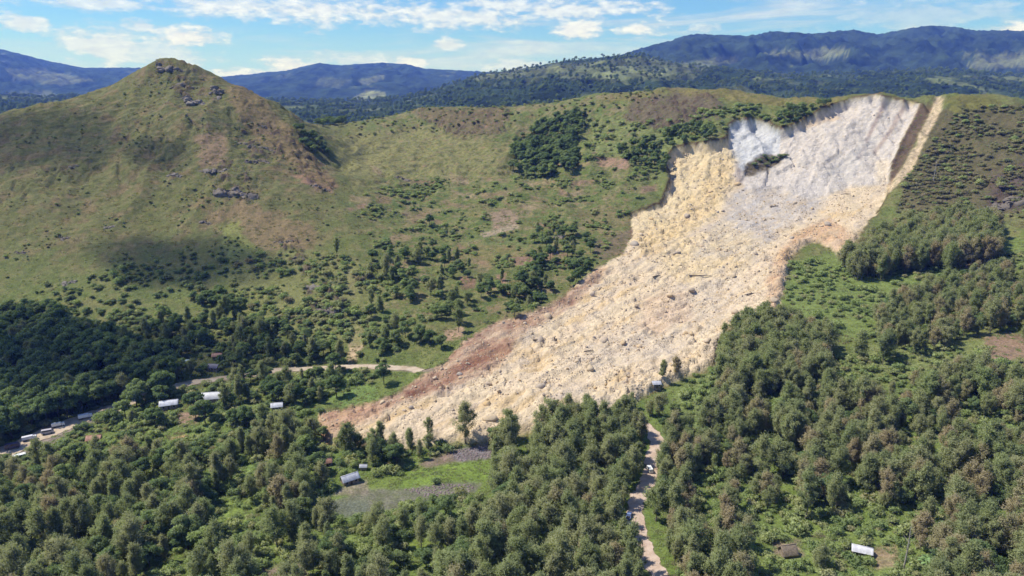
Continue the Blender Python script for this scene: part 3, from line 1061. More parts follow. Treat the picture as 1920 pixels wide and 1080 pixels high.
far_range('high_forest_range', [(700, 215), (900, 170), (1000, 140), (1130, 112), (1200, 94), (1230, 86), (1262, 78), (1290, 68), (1320, 67), (1350, 70), (1400, 69), (1440, 63), (1470, 62), (1520, 63), (1560, 62), (1600, 60), (1630, 63), (1645, 67), (1680, 62), (1700, 58), (1725, 54), (1745, 52), (1790, 54), (1810, 59), (1860, 60), (1920, 61), (2300, 50), (2800, 70)],
          7800, 4200, 60,
          [([(1430, 98), (1500, 95), (1545, 90), (1595, 92), (1590, 104), (1520, 110), (1440, 102)], PALE, 0.6, 4),
           ([(1280, 118), (1370, 104), (1385, 115), (1300, 135), (1180, 140)], PALE, 0.5, 5),
           ([(1810, 122), (1850, 104), (1925, 100), (1925, 126), (1820, 132)], PALE, 0.65, 3),
           ([(1800, 98), (1850, 98), (1840, 106), (1805, 104)], PALE, 0.4, 3)],
          grass=-0.02, amp=0.30, off=31.0, tree=16.0, power=1.15)
RX, RY, RZ, RGm, RP1, RP2 = far_range('wooded_ridge', [(-900, 178), (-200, 182), (0, 176), (90, 182), (200, 178), (300, 184), (420, 185), (520, 187), (600, 188), (680, 187), (740, 184), (790, 174), (830, 163), (870, 150), (905, 139), (935, 136), (965, 133), (1000, 126), (1040, 119), (1080, 114), (1120, 110), (1160, 104), (1200, 106), (1260, 118), (1340, 128), (1420, 136), (1500, 140), (1600, 138), (1750, 130), (1850, 138), (1920, 142), (2800, 150)],
                                        4000, 1900, 55,
                                        [([(880, 140), (960, 132), (1040, 122), (1060, 128), (960, 148), (890, 152)], PALE, 0.5, 4),
                                         ([(1030, 125), (1200, 106), (1330, 128), (1200, 150), (1050, 150)], PALE, 0.45, 8),
                                         ([(1180, 130), (1320, 130), (1300, 150), (1200, 150)], PALE, 0.4, 6)],
                                        grass=0.27, amp=0.22, off=51.0, tree=5.0, power=0.9)
# plain between the near ridge and the far hills
fl_a = np.radians(np.linspace(-56, 56, 60))
fl_r = np.array([1150.0, 1400, 1800, 2500, 3500, 5500, 9000, 15500])
fa_, fr_ = np.meshgrid(fl_a, fl_r)
fv = np.stack([np.sin(fa_) * fr_, np.cos(fa_) * fr_, np.full(fa_.shape, 46.0)], -1).reshape(-1, 3)
i0 = (np.arange(7)[:, None] * 60 + np.arange(59)[None]).ravel()
fme = mesh_np('valley_plain', fv, np.stack([i0, i0 + 1, i0 + 61, i0 + 60], -1))
set_col(fme, np.tile(FOREST * 1.4, (len(fv), 1)))
fme.materials.append(M_FAR)
tag(link('valley_plain', fme), kind='structure')


# ------------------------------------------------------------------ foliage
def leaf_mat(name, stops, trans=0.36, clump=1.3, gain=1.66):
    m, t, out = new_mat(name)
    oi = t.node('ShaderNodeObjectInfo')
    ramp = t.node('ShaderNodeValToRGB')
    el = ramp.color_ramp.elements
    while len(el) < len(stops):
        el.new(0.5)
    for e, (p, c) in zip(el, stops):
        e.position = p
        e.color = tuple((k * gain * 0.90 + (c[0] * .3 + c[1] * .6 + c[2] * .1) * gain * 0.10) * 0.96 for k in c) + (1,)
    t.l.new(oi.outputs['Random'], ramp.inputs[0])
    tc = t.node('ShaderNodeTexCoord')
    n = t.noise(tc.outputs['Object'], clump, 3.0, 0.6)
    f = t.ss(n, 0.3, 0.7, 0.70, 1.38)
    mul = t.node('ShaderNodeVectorMath', operation='SCALE')
    t.l.new(ramp.outputs[0], mul.inputs[0])
    t.l.new(f, mul.inputs['Scale'])
    d = t.node('ShaderNodeBsdfDiffuse')
    tr = t.node('ShaderNodeBsdfTranslucent')
    t.l.new(mul.outputs[0], d.inputs['Color'])
    warm = t.mix(1.0, mul.outputs[0], (1.15, 1.2, 0.6, 1), 'MULTIPLY')
    t.l.new(warm, tr.inputs['Color'])
    ms = t.node('ShaderNodeMixShader')
    ms.inputs[0].default_value = trans
    t.l.new(d.outputs[0], ms.inputs[1])
    t.l.new(tr.outputs[0], ms.inputs[2])
    t.l.new(ms.outputs[0], out.inputs['Surface'])
    return m


M_CAS = leaf_mat('casuarina_needles', [(0.0, (0.125, 0.150, 0.066)), (0.45, (0.150, 0.168, 0.078)), (0.8, (0.168, 0.172, 0.090)), (1.0, (0.140, 0.172, 0.070))])
M_RUS = leaf_mat('russet_needles', [(0.0, (0.185, 0.168, 0.096)), (0.5, (0.200, 0.164, 0.102)), (1.0, (0.178, 0.172, 0.096))])
M_BROAD = leaf_mat('broad_leaves', [(0.0, (0.072, 0.108, 0.046)), (0.5, (0.095, 0.135, 0.056)), (0.85, (0.118, 0.150, 0.064)), (1.0, (0.150, 0.195, 0.066))], clump=0.9)
M_SHRUB = leaf_mat('shrub_leaves', [(0.0, (0.120, 0.160, 0.062)), (0.4, (0.150, 0.190, 0.070)), (0.75, (0.175, 0.200, 0.085)), (1.0, (0.185, 0.178, 0.095))], clump=1.6, gain=1.8)
M_DSHRUB = leaf_mat('dark_shrub_leaves', [(0.0, (0.075, 0.105, 0.048)), (0.6, (0.095, 0.125, 0.055)), (1.0, (0.120, 0.135, 0.064))], clump=1.6, gain=2.0)
M_HEATH = leaf_mat('heath_leaves', [(0.0, (0.130, 0.135, 0.068)), (0.5, (0.160, 0.135, 0.085)), (1.0, (0.140, 0.155, 0.070))], clump=1.6)
M_BANANA = leaf_mat('banana_leaves', [(0.0, (0.150, 0.230, 0.085)), (1.0, (0.190, 0.270, 0.120))], trans=0.35)
M_BARK = simple_mat('pale_bark', (0.17, 0.145, 0.115), 0.9, 0.3, 1.5)
M_BARK2 = simple_mat('dark_bark', (0.085, 0.068, 0.05), 0.9, 0.3, 1.5)
M_SNAG = simple_mat('bleached_wood', (0.36, 0.32, 0.27), 0.9, 0.2, 1.5)


def tube_np(p0, p1, r0, r1, n=6, bend=None):
    p0, p1 = np.array(p0, float), np.array(p1, float)
    segs = 4 if bend is not None else 1
    d = p1 - p0
    d /= np.linalg.norm(d) + 1e-9
    a = np.cross(d, (0, 0, 1.0) if abs(d[2]) < 0.9 else (1.0, 0, 0))
    a /= np.linalg.norm(a)
    b = np.cross(d, a)
    vs, qs = [], []
    for k in range(segs + 1):
        t = k / segs
        c = p0 + (p1 - p0) * t
        if bend is not None:
            c = c + np.array(bend) * math.sin(math.pi * t)
        r = r0 + (r1 - r0) * t
        for j in range(n):
            an = 2 * math.pi * j / n
            vs.append(c + r * (math.cos(an) * a + math.sin(an) * b))
    for k in range(segs):
        for j in range(n):
            qs.append((k * n + j, k * n + (j + 1) % n, (k + 1) * n + (j + 1) % n, (k + 1) * n + j))
    return np.array(vs), np.array(qs)


def join_np(parts):
    vs, qs, o = [], [], 0
    for v, q_ in parts:
        vs.append(v)
        qs.append(q_ + o)
        o += len(v)
    return np.concatenate(vs), np.concatenate(qs)


def leaves(centres, dirs, rng, length, width, droop=0.0, outward=None):
    """one slim triangle per centre"""
    n = len(centres)
    d = dirs + rng.normal(0, 0.55, (n, 3))
    d[:, 2] -= droop
    d /= np.linalg.norm(d, axis=1)[:, None] + 1e-9
    s = np.cross(d, rng.normal(0, 1, (n, 3)))
    s /= np.linalg.norm(s, axis=1)[:, None] + 1e-9
    ln = (length * rng.uniform(0.65, 1.35, n))[:, None]
    wd = (width * rng.uniform(0.7, 1.3, n))[:, None]
    v = np.stack([centres - s * wd * 0.5, centres + s * wd * 0.5, centres + d * ln], 1)
    if outward is None:
        outward = dirs
    outward = outward / (np.linalg.norm(outward, axis=1)[:, None] + 1e-9) + np.array((0, 0, 0.55))
    # wind every leaf so that its upper side looks out of the crown
    ng = np.cross(v[:, 1] - v[:, 0], v[:, 2] - v[:, 0])
    ng /= np.linalg.norm(ng, axis=1)[:, None] + 1e-9
    flip = (ng * outward).sum(1) < 0
    v[flip] = v[flip][:, [1, 0, 2]]
    ng[flip] *= -1
    nm = outward / (np.linalg.norm(outward, axis=1)[:, None] + 1e-9) * 0.8 + ng * 0.45
    nm /= np.linalg.norm(nm, axis=1)[:, None] + 1e-9
    return v.reshape(-1, 3), np.repeat(nm, 3, 0)


def crown_casuarina(seed, h=18.0, rad=4.6, lean=0.0, nl=3100, cone=0.5, low=0.16):
    rng = np.random.default_rng(seed)
    limbs = []
    trunk = [tube_np((0, 0, -0.8), (lean, 0, h * 0.92), 0.26, 0.05, 6, bend=(rng.normal(0, .25), rng.normal(0, .25), 0))]
    nlimb = 30
    C, D = [], []
    for i in range(nlimb):
        t = low + (0.97 - low) * (i + rng.uniform(0, 1)) / nlimb
        z0 = h * t
        az = i * 2.4 + rng.normal(0, 0.5)
        prof = (math.sin(math.pi * min(1, ((t - low) / (1.0 - low)) ** (0.62 if cone > 0.4 else 0.85))) ** 0.75) * (1 - cone * (t - low)) + 0.16
        ln = rad * prof * rng.uniform(0.45, 1.3)
        up = rng.uniform(0.35, 1.25)
        d = np.array([math.cos(az), math.sin(az), up])
        d /= math.hypot(1.0, 0.55 * up)
        p0 = np.array([lean * t, 0, z0])
        p1 = p0 + d * ln
        if i % 3 == 0:
            trunk.append(tube_np(p0, p1, 0.07, 0.02, 4))
        k = int(nl / nlimb * (0.45 + prof) * rng.uniform(0.6, 1.35))
        tt = rng.beta(2.6, 1.1, k)
        sp = 0.28 + 0.50 * rng.uniform(0, 1)
        c = p0 + (p1 - p0) * tt[:, None] + rng.normal(0, sp, (k, 3)) * np.array([1, 1, 1.25])
        C.append(c)
        D.append(np.tile(d / np.linalg.norm(d), (k, 1)) * 0.5)
    C, D = np.concatenate(C), np.concatenate(D)
    ax = np.stack([lean * C[:, 2] / h, np.zeros(len(C)), C[:, 2] - 1.2 - 0.10 * h * (C[:, 2] / h)], 1)
    v = leaves(C, D, rng, 0.80, 0.28, 0.0, (C - ax) / np.array((rad * 0.8, rad * 0.8, 2.2)) + D * 0.6)
    return v, join_np(trunk)


def crown_broad(seed, h=11.0, rad=4.8, nl=3800, flat=0.75, base=0.30):
    rng = np.random.default_rng(seed)
    trunk = [tube_np((0, 0, -0.8), (rng.normal(0, .3), rng.normal(0, .3), h * 0.55), 0.28, 0.14, 6)]
    C, D = [], []
    ncl = 22
    for i in range(ncl):
        ph = rng.uniform(0, 2 * math.pi)
        u = rng.uniform(0, 1)
        rr = rad * math.sqrt(u) * 0.82
        top = h * (1 - 0.42 * (rr / rad) ** 2)
        zc = rng.uniform(h * (base + 0.12), top - 0.6) if i % 3 else top - rng.uniform(0.4, 1.4)
        c0 = np.array([rr * math.cos(ph), rr * math.sin(ph), zc])
        trunk.append(tube_np((0, 0, h * 0.4), c0, 0.09, 0.03, 4))
        cr_ = rng.uniform(1.0, 1.9)
        k = int(nl / ncl * (cr_ / 1.45) ** 2)
        n = rng.normal(0, 1, (k, 3))
        n /= np.linalg.norm(n, axis=1)[:, None]
        n[:, 2] = np.where(n[:, 2] < -0.2, -n[:, 2] * 0.6, n[:, 2])
        r_ = cr_ * rng.uniform(0.55, 1.08, k)[:, None]
        C.append(c0 + n * r_ * np.array([1, 1, flat]))
        D.append(n * 0.7)
    v = leaves(np.concatenate(C), np.concatenate(D), rng, 0.52, 0.44, 0.15)
    return v, join_np(trunk)


def crown_shrub(seed, h=2.6, rad=1.9, nl=420, size=0.42):
    rng = np.random.default_rng(seed)
    C, D = [], []
    stems = []
    for i in range(7):
        ph = rng.uniform(0, 2 * math.pi)
        rr = rad * math.sqrt(rng.uniform(0, 1)) * 0.7
        c0 = np.array([rr * math.cos(ph), rr * math.sin(ph), h * rng.uniform(0.35, 0.72)])
        stems.append(tube_np((0, 0, -0.4), c0, 0.06, 0.02, 4))
        k = nl // 7
        n = rng.normal(0, 1, (k, 3))
        n /= np.linalg.norm(n, axis=1)[:, None]
        n[:, 2] = np.abs(n[:, 2]) - 0.25
        C.append(c0 + n * rng.uniform(0.5, 1.1, k)[:, None] * rad * 0.52)
        D.append(n)
    v = leaves(np.concatenate(C), np.concatenate(D), rng, size * 1.2, size, 0.0)
    return v, join_np(stems)


def crown_banana(seed):
    rng = np.random.default_rng(seed)
    vs, qs, o = [], [], 0
    stems = []
    for s in range(5):
        bx, by = rng.normal(0, 0.9, 2)
        hh = rng.uniform(2.0, 3.2)
        stems.append(tube_np((bx, by, -0.3), (bx + rng.normal(0, .15), by, hh), 0.16, 0.10, 6))
        for k in range(8):
            az = k * 2.4 + rng.normal(0, .3)
            ln = rng.uniform(1.7, 2.6)
            up = rng.uniform(0.5, 1.2)
            d = np.array([math.cos(az), math.sin(az)])
            pr = np.array([-d[1], d[0]])
            for j in range(6):
                t = j / 5
                x = ln * t * 0.8
                z = hh + up * ln * (t - 0.85 * t * t) * 1.1
                wd = 0.36 * math.sin(math.pi * (0.08 + 0.9 * t)) ** 0.7
                c = np.array([bx, by]) + d * x
                vs.append((*(c - pr * wd), z - 0.1 * wd))
                vs.append((*c, z + 0.05))
                vs.append((*(c + pr * wd), z - 0.1 * wd))
            for j in range(5):
                a = o + j * 3
                qs += [(a, a + 1, a + 4, a + 3), (a + 1, a + 2, a + 5, a + 4)]
            o += 18
    return np.array(vs), np.array(qs), join_np(stems)


def tri_mesh(name, vn, mat):
    v, nm = vn
    n = len(v) // 3
    me = mesh_np(name, v, None, np.arange(n * 3).reshape(-1, 3))
    me.polygons.foreach_set('use_smooth', np.ones(n, bool))
    me.normals_split_custom_set_from_vertices(nm.tolist())
    me.materials.append(mat)
    return me


def quad_mesh(name, vq, mat):
    me = mesh_np(name, vq[0], vq[1])
    me.materials.append(mat)
    return me


VAR = {}    # kind -> list of (crown mesh, trunk mesh, nominal height, nominal radius)
cas = []
for i, (h, r, cone, low) in enumerate(((19, 4.3, 0.45, 0.16), (17, 3.3, 0.60, 0.10), (21, 3.9, 0.40, 0.24), (14, 4.3, 0.45, 0.12), (18, 3.0, 0.55, 0.2), (16, 4.8, 0.35, 0.2))):
    v, tq = crown_casuarina(100 + i, h, r, 0.5 * (i - 2.5), 4600, cone, low)
    cas.append((tri_mesh('casuarina_crown', v, M_CAS), quad_mesh('casuarina_trunk', tq, M_BARK), h, r))
for i, (h, r, cone, low) in enumerate(((18, 4.2, 0.45, 0.2), (16, 4.0, 0.5, 0.16))):
    v, tq = crown_casuarina(120 + i, h, r, 0.5 * (i - .5), 3800, cone, low)
    cas.append((tri_mesh('russet_crown', v, M_RUS), quad_mesh('russet_trunk', tq, M_BARK), h, r))
VAR['casuarina'] = cas
VAR['broadleaf'] = []
for i, (h, r) in enumerate(((11, 4.8), (9.5, 4.4), (12.5, 4.6), (8, 3.8))):
    v, tq = crown_broad(200 + i, h, r)
    VAR['broadleaf'].append((tri_mesh('broadleaf_crown', v, M_BROAD), quad_mesh('broadleaf_trunk', tq, M_BARK2), h, r))
VAR['shrub'] = []
for i, mt in enumerate((M_SHRUB, M_SHRUB, M_SHRUB, M_DSHRUB, M_DSHRUB, M_HEATH, M_HEATH)):
    v, tq = crown_shrub(300 + i, 2.6 if i < 5 else 1.6, 1.9)
    VAR['shrub'].append((tri_mesh('shrub_foliage', v, mt), quad_mesh('shrub_stem', tq, M_BARK2), 2.6 if i < 5 else 1.6, 1.9))

# ------------------------------------------------------------------ where trees stand (areas as crown outlines in the picture)
# outline, spacing, (kind, weight, variants, scale lo, hi), region phrase, cover 0..1
C0, C1 = (0, 1, 2, 3, 4, 5), (6, 7)
WOODS = [
    ('wood right of the dirt track', [(1245, 805), (1330, 775), (1345, 725), (1480, 708), (1650, 722), (1800, 690), (2300, 640), (2300, 1300), (1750, 1300), (1740, 1030), (1690, 960), (1560, 935), (1420, 945), (1395, 1020), (1405, 1300), (1262, 1300), (1245, 1040), (1216, 985), (1212, 935), (1240, 880)],
     5.0, [('casuarina', .62, C0, .42, 1.02), ('casuarina', .22, C1, .5, .95), ('broadleaf', .12, (0, 1, 2, 3), .6, 1.1)], .60),
    ('wood left of the dirt track', [(915, 745), (960, 715), (1040, 700), (1100, 712), (1150, 735), (1205, 790), (1212, 840), (1205, 880), (1182, 930), (1170, 990), (1196, 1050), (1225, 1300), (840, 1300), (835, 1010), (895, 960), (930, 930), (925, 850), (905, 800)],
     4.7, [('casuarina', .84, C0, .45, 1.05), ('casuarina', .05, C1, .7, 1.0), ('broadleaf', .11, (0, 1, 2, 3), .6, 1.1)], .70),
    ('wood filling the lower left', [(-500, 850), (0, 862), (120, 845), (300, 832), (330, 838), (440, 815), (520, 790), (560, 775), (595, 800), (612, 880), (590, 930), (560, 1000), (470, 1010), (420, 1300), (-500, 1300)],
     5.2, [('casuarina', .62, C0, .38, .92), ('casuarina', .08, C1, .5, .9), ('broadleaf', .30, (0, 1, 2, 3), .6, 1.25)], .62),
    ('scrubby wood below the gardens', [(600, 955), (690, 975), (760, 960), (840, 950), (840, 1300), (470, 1300), (560, 1010)],
     5.8, [('casuarina', .6, C0, .4, .8), ('broadleaf', .4, (0, 1, 2, 3), .5, 1.0)], .54),
    ('dark wood under the left hill', [(-500, 560), (0, 580), (90, 575), (160, 610), (260, 640), (350, 690), (300, 740), (220, 745), (170, 770), (60, 800), (0, 830), (-500, 850)],
     5.2, [('broadleaf', .8, (0, 1, 2, 3), .95, 1.4), ('casuarina', .2, C0, .5, .8)], .93),
    ('wood around the village houses', [(330, 560), (420, 540), (470, 580), (560, 610), (640, 640), (650, 690), (640, 735), (560, 745), (550, 800), (420, 790), (300, 800), (180, 830), (230, 745), (300, 740), (350, 690), (260, 610)],
     6.4, [('broadleaf', .6, (0, 1, 2, 3), .6, 1.15), ('casuarina', .4, C0, .4, .85)], .56),
    ('dense stand beside the lower debris', [(1345, 640), (1390, 600), (1455, 592), (1510, 612), (1560, 625), (1562, 690), (1450, 720), (1350, 725)],
     4.6, [('casuarina', .9, C0, .8, 1.05), ('casuarina', .1, C1, .8, 1.0)], .97),
    ('tree belt under the brown slope', [(1585, 480), (1640, 440), (1700, 410), (1790, 405), (1870, 410), (1880, 465), (1800, 480), (1720, 490), (1640, 502), (1590, 500)],
     5.0, [('casuarina', .75, C0, .85, 1.15), ('casuarina', .25, C1, .85, 1.1)], .95),
    ('loose trees on the right slope', [(1640, 590), (1700, 545), (1800, 510), (2300, 440), (2300, 640), (1850, 625), (1760, 635), (1650, 650)],
     6.5, [('casuarina', .7, C0, .6, .95), ('casuarina', .2, C1, .6, .9), ('broadleaf', .1, (0, 1), .7, 1.0)], .75),
    ('valley trees left of the debris', [(700, 470), (800, 445), (900, 500), (1000, 520), (1060, 545), (1000, 580), (880, 600), (830, 640), (690, 660), (680, 540)],
     9.0, [('broadleaf', .7, (0, 1, 2, 3), .6, 1.0), ('casuarina', .3, C0, .5, .8)], .5),
    ('trees between fields and debris', [(1000, 420), (1110, 430), (1115, 480), (1090, 520), (1040, 560), (980, 560), (900, 530), (1000, 500)],
     8.0, [('broadleaf', .9, (0, 1, 2, 3), .7, 1.1), ('casuarina', .1, C0, .5, .7)], .55),
    ('dark thicket on the middle slope', [(1000, 235), (1040, 215), (1100, 205), (1085, 250), (1082, 310), (1010, 325), (955, 315), (960, 265)],
     6.0, [('broadleaf', 1.0, (0, 1, 2, 3), .6, 1.3)], .62),
    ('thicket beside the left hill', [(548, 228), (590, 245), (622, 285), (600, 292), (565, 268)],
     7.0, [('broadleaf', 1.0, (0, 1, 3), .7, 1.0)], .8),
    ('bushy trees left of the scarp', [(1150, 275), (1240, 250), (1300, 222), (1340, 235), (1330, 262), (1255, 285), (1240, 320), (1190, 300)],
     7.0, [('broadleaf', 1.0, (0, 1, 2, 3), .65, 1.0)], .7),
    ('trees along the scarp crest', [(1450, 212), (1500, 195), (1585, 185), (1540, 205), (1495, 228), (1465, 240)],
     6.5, [('broadleaf', 1.0, (0, 1, 3), .65, .95)], .9),
    ('far crest trees on the saddle', [(590, 215), (640, 212), (650, 228), (595, 232)],
     9.0, [('broadleaf', 1.0, (0, 1, 3), .8, 1.0)], .7),
    ('sparse trees along the debris toe', [(600, 800), (700, 802), (830, 795), (920, 790), (920, 830), (830, 845), (700, 850), (620, 850)],
     6.0, [('casuarina', .6, C0, .4, .8), ('broadleaf', .4, (0, 1, 3), .5, .9)], .52),
    ('trees at the toe edge', [(1170, 760), (1230, 740), (1290, 760), (1285, 790), (1220, 800), (1180, 780)],
     7.0, [('casuarina', .7, C0, .5, .8), ('broadleaf', .3, (0, 1), .5, .8)], .6),
]
GAPS = [   # openings in the woods (ground seen)
    [(645, 595), (692, 595), (688, 690), (640, 690)],
    [(1460, 900), (1505, 895), (1495, 985), (1450, 985)], [(1580, 890), (1618, 890), (1612, 985), (1580, 985)], [(1312, 890), (1362, 885), (1345, 990), (1305, 990)], [(1375, 920), (1410, 900), (1420, 960), (1385, 990)], [(960, 790), (1010, 790), (1000, 860), (955, 860)], [(1620, 700), (1700, 690), (1710, 720), (1630, 730)],
    [(1755, 910), (1790, 905), (1785, 950), (1755, 950)], [(320, 792), (412, 790), (400, 840), (322, 842)], [(440, 870), (520, 850), (518, 885), (440, 900)],
    [(395, 935), (465, 930), (450, 1010), (400, 1015)], [(1800, 635), (1925, 620), (1925, 690), (1790, 680)],
]
SOLO = [   # trees one can point to: crown centre, height scale, kind, variant, label
    (872, 788, 1.05, 'casuarina', 0, 'large dark casuarina tree standing before the debris above the gardens'),
    (652, 818, .95, 'casuarina', 3, 'bushy olive tree at the left tip of the debris toe'),
    (712, 812, .75, 'casuarina', 1, 'slim olive tree in front of the pale debris toe'),
    (745, 850, 1.0, 'broadleaf', 0, 'rounded dark tree between the debris toe and the long white roof'),
    (805, 800, .55, 'casuarina', 2, 'small thin tree above the white water tank'),
    (1350, 648, .72, 'casuarina', 1, 'narrow single tree at the left end of the stand by the debris'),
    (1612, 645, .95, 'casuarina', 1, 'lone tall conical tree in the green field right of the debris'),
    (1242, 690, .60, 'casuarina', 1, 'sparse thin tree standing on the lower debris'),
    (1266, 685, .62, 'casuarina', 6, 'sparse russet tree on the lower debris'),
    (1655, 652, .85, 'casuarina', 2, 'tall tree at the right edge of the green field, beside the loose trees'),
    (805, 412, .9, 'broadleaf', 2, 'dark lone tree in the pastures of the middle valley'),
    (724, 495, .95, 'casuarina', 0, 'dark upright tree at the left of the valley pastures'),
    (783, 478, .9, 'casuarina', 3, 'dark bushy tree left of the pale pasture'),
    (879, 492, .45, 'casuarina', 1, 'tiny upright tree alone in the tan pasture'),
    (632, 462, .7, 'casuarina', 2, 'grey green tree on the spur right of the left hill'),
    (1520, 490, .7, 'broadleaf', 3, 'low dark tree at the upper corner of the green field'),
    (1535, 1045, .62, 'casuarina', 3, 'dark small tree between the thatched hut and the white roofed hut'),
    (1185, 750, .55, 'casuarina', 1, 'small dark tree at the end of the dirt track by the debris'),
    (560, 868, .95, 'casuarina', 0, 'tall olive tree left of the debris toe and the rusty hut'),
    (385, 770, 1.15, 'broadleaf', 0, 'big dark tree in front of the large village roof'),
    (720, 700, 1.0, 'broadleaf', 2, 'dark tree where the valley road meets the debris'),
    (828, 640, .9, 'broadleaf', 1, 'dark tree at the upper left edge of the red debris margin'),
]


def tree_height(kind, var, s):
    return VAR[kind][var][2] * s


# candidate points: jittered lattice over the valley, thinned by spacing
def lattice(step, rmax):
    xs = np.arange(-760, 760, step)
    ys = np.arange(130, rmax, step)
    X, Y = np.meshgrid(xs, ys)
    X = X + RNG.uniform(-.46, .46, X.shape) * step
    Y = Y + RNG.uniform(-.46, .46, Y.shape) * step
    X, Y = X.ravel(), Y.ravel()
    k = (np.abs(np.arctan2(X, Y)) < math.radians(46)) & (np.hypot(X, Y) < rmax)
    X, Y = X[k], Y[k]
    return X, Y, H(X, Y)


def blocked(x, y, px, py):
    d = np.minimum(seg_dist(x, y, [tuple(p) for p in road_line[::3]]) - 1.0, seg_dist(x, y, [tuple(p) for p in track_line[::3]]))
    b = d < 4.6
    return b


TREES = []     # (kind, variant, x, y, z, rot, scale, region)
for region, poly, step, mixk, cover in WOODS:
    X, Y, Zg = lattice(step, 1000)
    kinds = RNG.choice(len(mixk), len(X), p=np.array([m_[1] for m_ in mixk]) / sum(m_[1] for m_ in mixk))
    gap = fbm(X / 24, Y / 24, 4, 0.65, 71.0)
    sc = RNG.uniform(0, 1, len(X))
    hts = np.zeros(len(X))
    vr = np.zeros(len(X), int)
    scl = np.zeros(len(X))
    for i, mk in enumerate(mixk):
        s_ = kinds == i
        vr[s_] = RNG.choice(mk[2], s_.sum())
        scl[s_] = mk[3] + (mk[4] - mk[3]) * sc[s_]
        hts[s_] = np.array([v_[2] for v_ in VAR[mk[0]]])[vr[s_]] * scl[s_]
    px, py, dd = project(X, Y, Zg + hts * 0.55)
    gx, gy, _ = project(X, Y, Zg)
    ok = in_poly(px, py, poly) & (gap < (cover - 0.5) * 1.1) & ~blocked(X, Y, gx, gy)
    ok &= ~in_poly(gx, gy, SLIDE)
    for g_ in GAPS:
        ok &= ~in_poly(px, py, g_) & ~in_poly(gx, gy, g_)
    for f_ in FIELDS[4:6] + FIELDS[12:17]:
        ok &= ~in_poly(gx, gy, f_[0])
    for i in np.nonzero(ok)[0]:
        TREES.append((mixk[kinds[i]][0], int(vr[i]), X[i], Y[i], Zg[i], RNG.uniform(0, 6.28), scl[i], region))

# houses are placed first in plan so that trees keep off them
HOUSES = [   # base point, length, width, wall height, roof rise, heading deg, roof, wall, label
    (398, 752, 13.0, 9.0, 3.2, 1.8, 12, 'zinc', 'plank', 'large pale metal roofed hall in the village by the road'),
    (318, 764, 8.0, 5.5, 2.6, 1.4, 20, 'white', 'plank', 'white roofed house left of the large village hall'),
    (206, 710, 5.5, 4.5, 2.5, 1.3, 20, 'white', 'plank', 'small white roofed house among the dark trees on the left'),
    (160, 724, 5.0, 4.0, 2.4, 1.2, -10, 'zinc', 'plank', 'grey roofed hut in the dark trees below the left hill'),
    (347, 686, 8.0, 5.0, 2.5, 1.2, 5, 'green', 'plank', 'pale green roofed house above the valley road'),
    (402, 694, 5.5, 4.5, 2.5, 1.3, -8, 'dark', 'plank', 'dark grey roofed house above the valley road'),
    (408, 673, 4.8, 3.6, 2.3, 1.2, 8, 'rust', 'plank', 'small orange roofed hut uphill of the dark grey house'),
    (520, 768, 5.0, 4.2, 2.4, 1.2, 15, 'white', 'plank', 'small bright white roofed house left of the debris toe'),
    (656, 905, 6.6, 4.0, 2.4, 1.5, 36, 'white', 'plank', 'long white roofed house beside the terraced gardens'),
    (1615, 1040, 5.6, 3.6, 2.2, 1.1, -22, 'white', 'plank', 'white roofed hut in the clearing at the lower right'),
    (1230, 727, 3.8, 3.0, 2.0, 1.0, 8, 'white', 'plank', 'small white roofed house at the very edge of the debris'),
    (614, 872, 3.2, 2.6, 2.0, 1.0, 20, 'rust', 'plank', 'tiny rusty roofed hut above the long white roof'),
    (1476, 1040, 4.6, 4.0, 1.7, 2.2, 10, 'thatch', 'plank', 'brown thatched hut on bare soil at the lower right'),
    (178, 829, 5.5, 4.2, 2.3, 1.2, 14, 'rust', 'plank', 'faded pink roofed house below the road vehicles'),
    (682, 880, 2.4, 2.0, 1.8, 0.6, 5, 'zinc', 'plank', 'tiny grey shed behind the long white roof'),
]
house_xy = [ground(h[0], h[1]) for h in HOUSES]


def near_house(x, y, z):
    for (hx, hy, hz), hs in zip(house_xy, HOUSES):
        r = hs[2] * 0.62 + 2.0
        if (x - hx) ** 2 + (y - hy) ** 2 < r * r:
            return True
        # nothing right in front of a house that the picture shows open
        vx, vy = -hx, -hy
        L_ = math.hypot(vx, vy)
        t_ = ((x - hx) * vx + (y - hy) * vy) / L_
        s_ = abs((x - hx) * vy - (y - hy) * vx) / L_
        if 0 < t_ < 5 and s_ < hs[2] * 0.5 + 1.0:
            return True
    return False


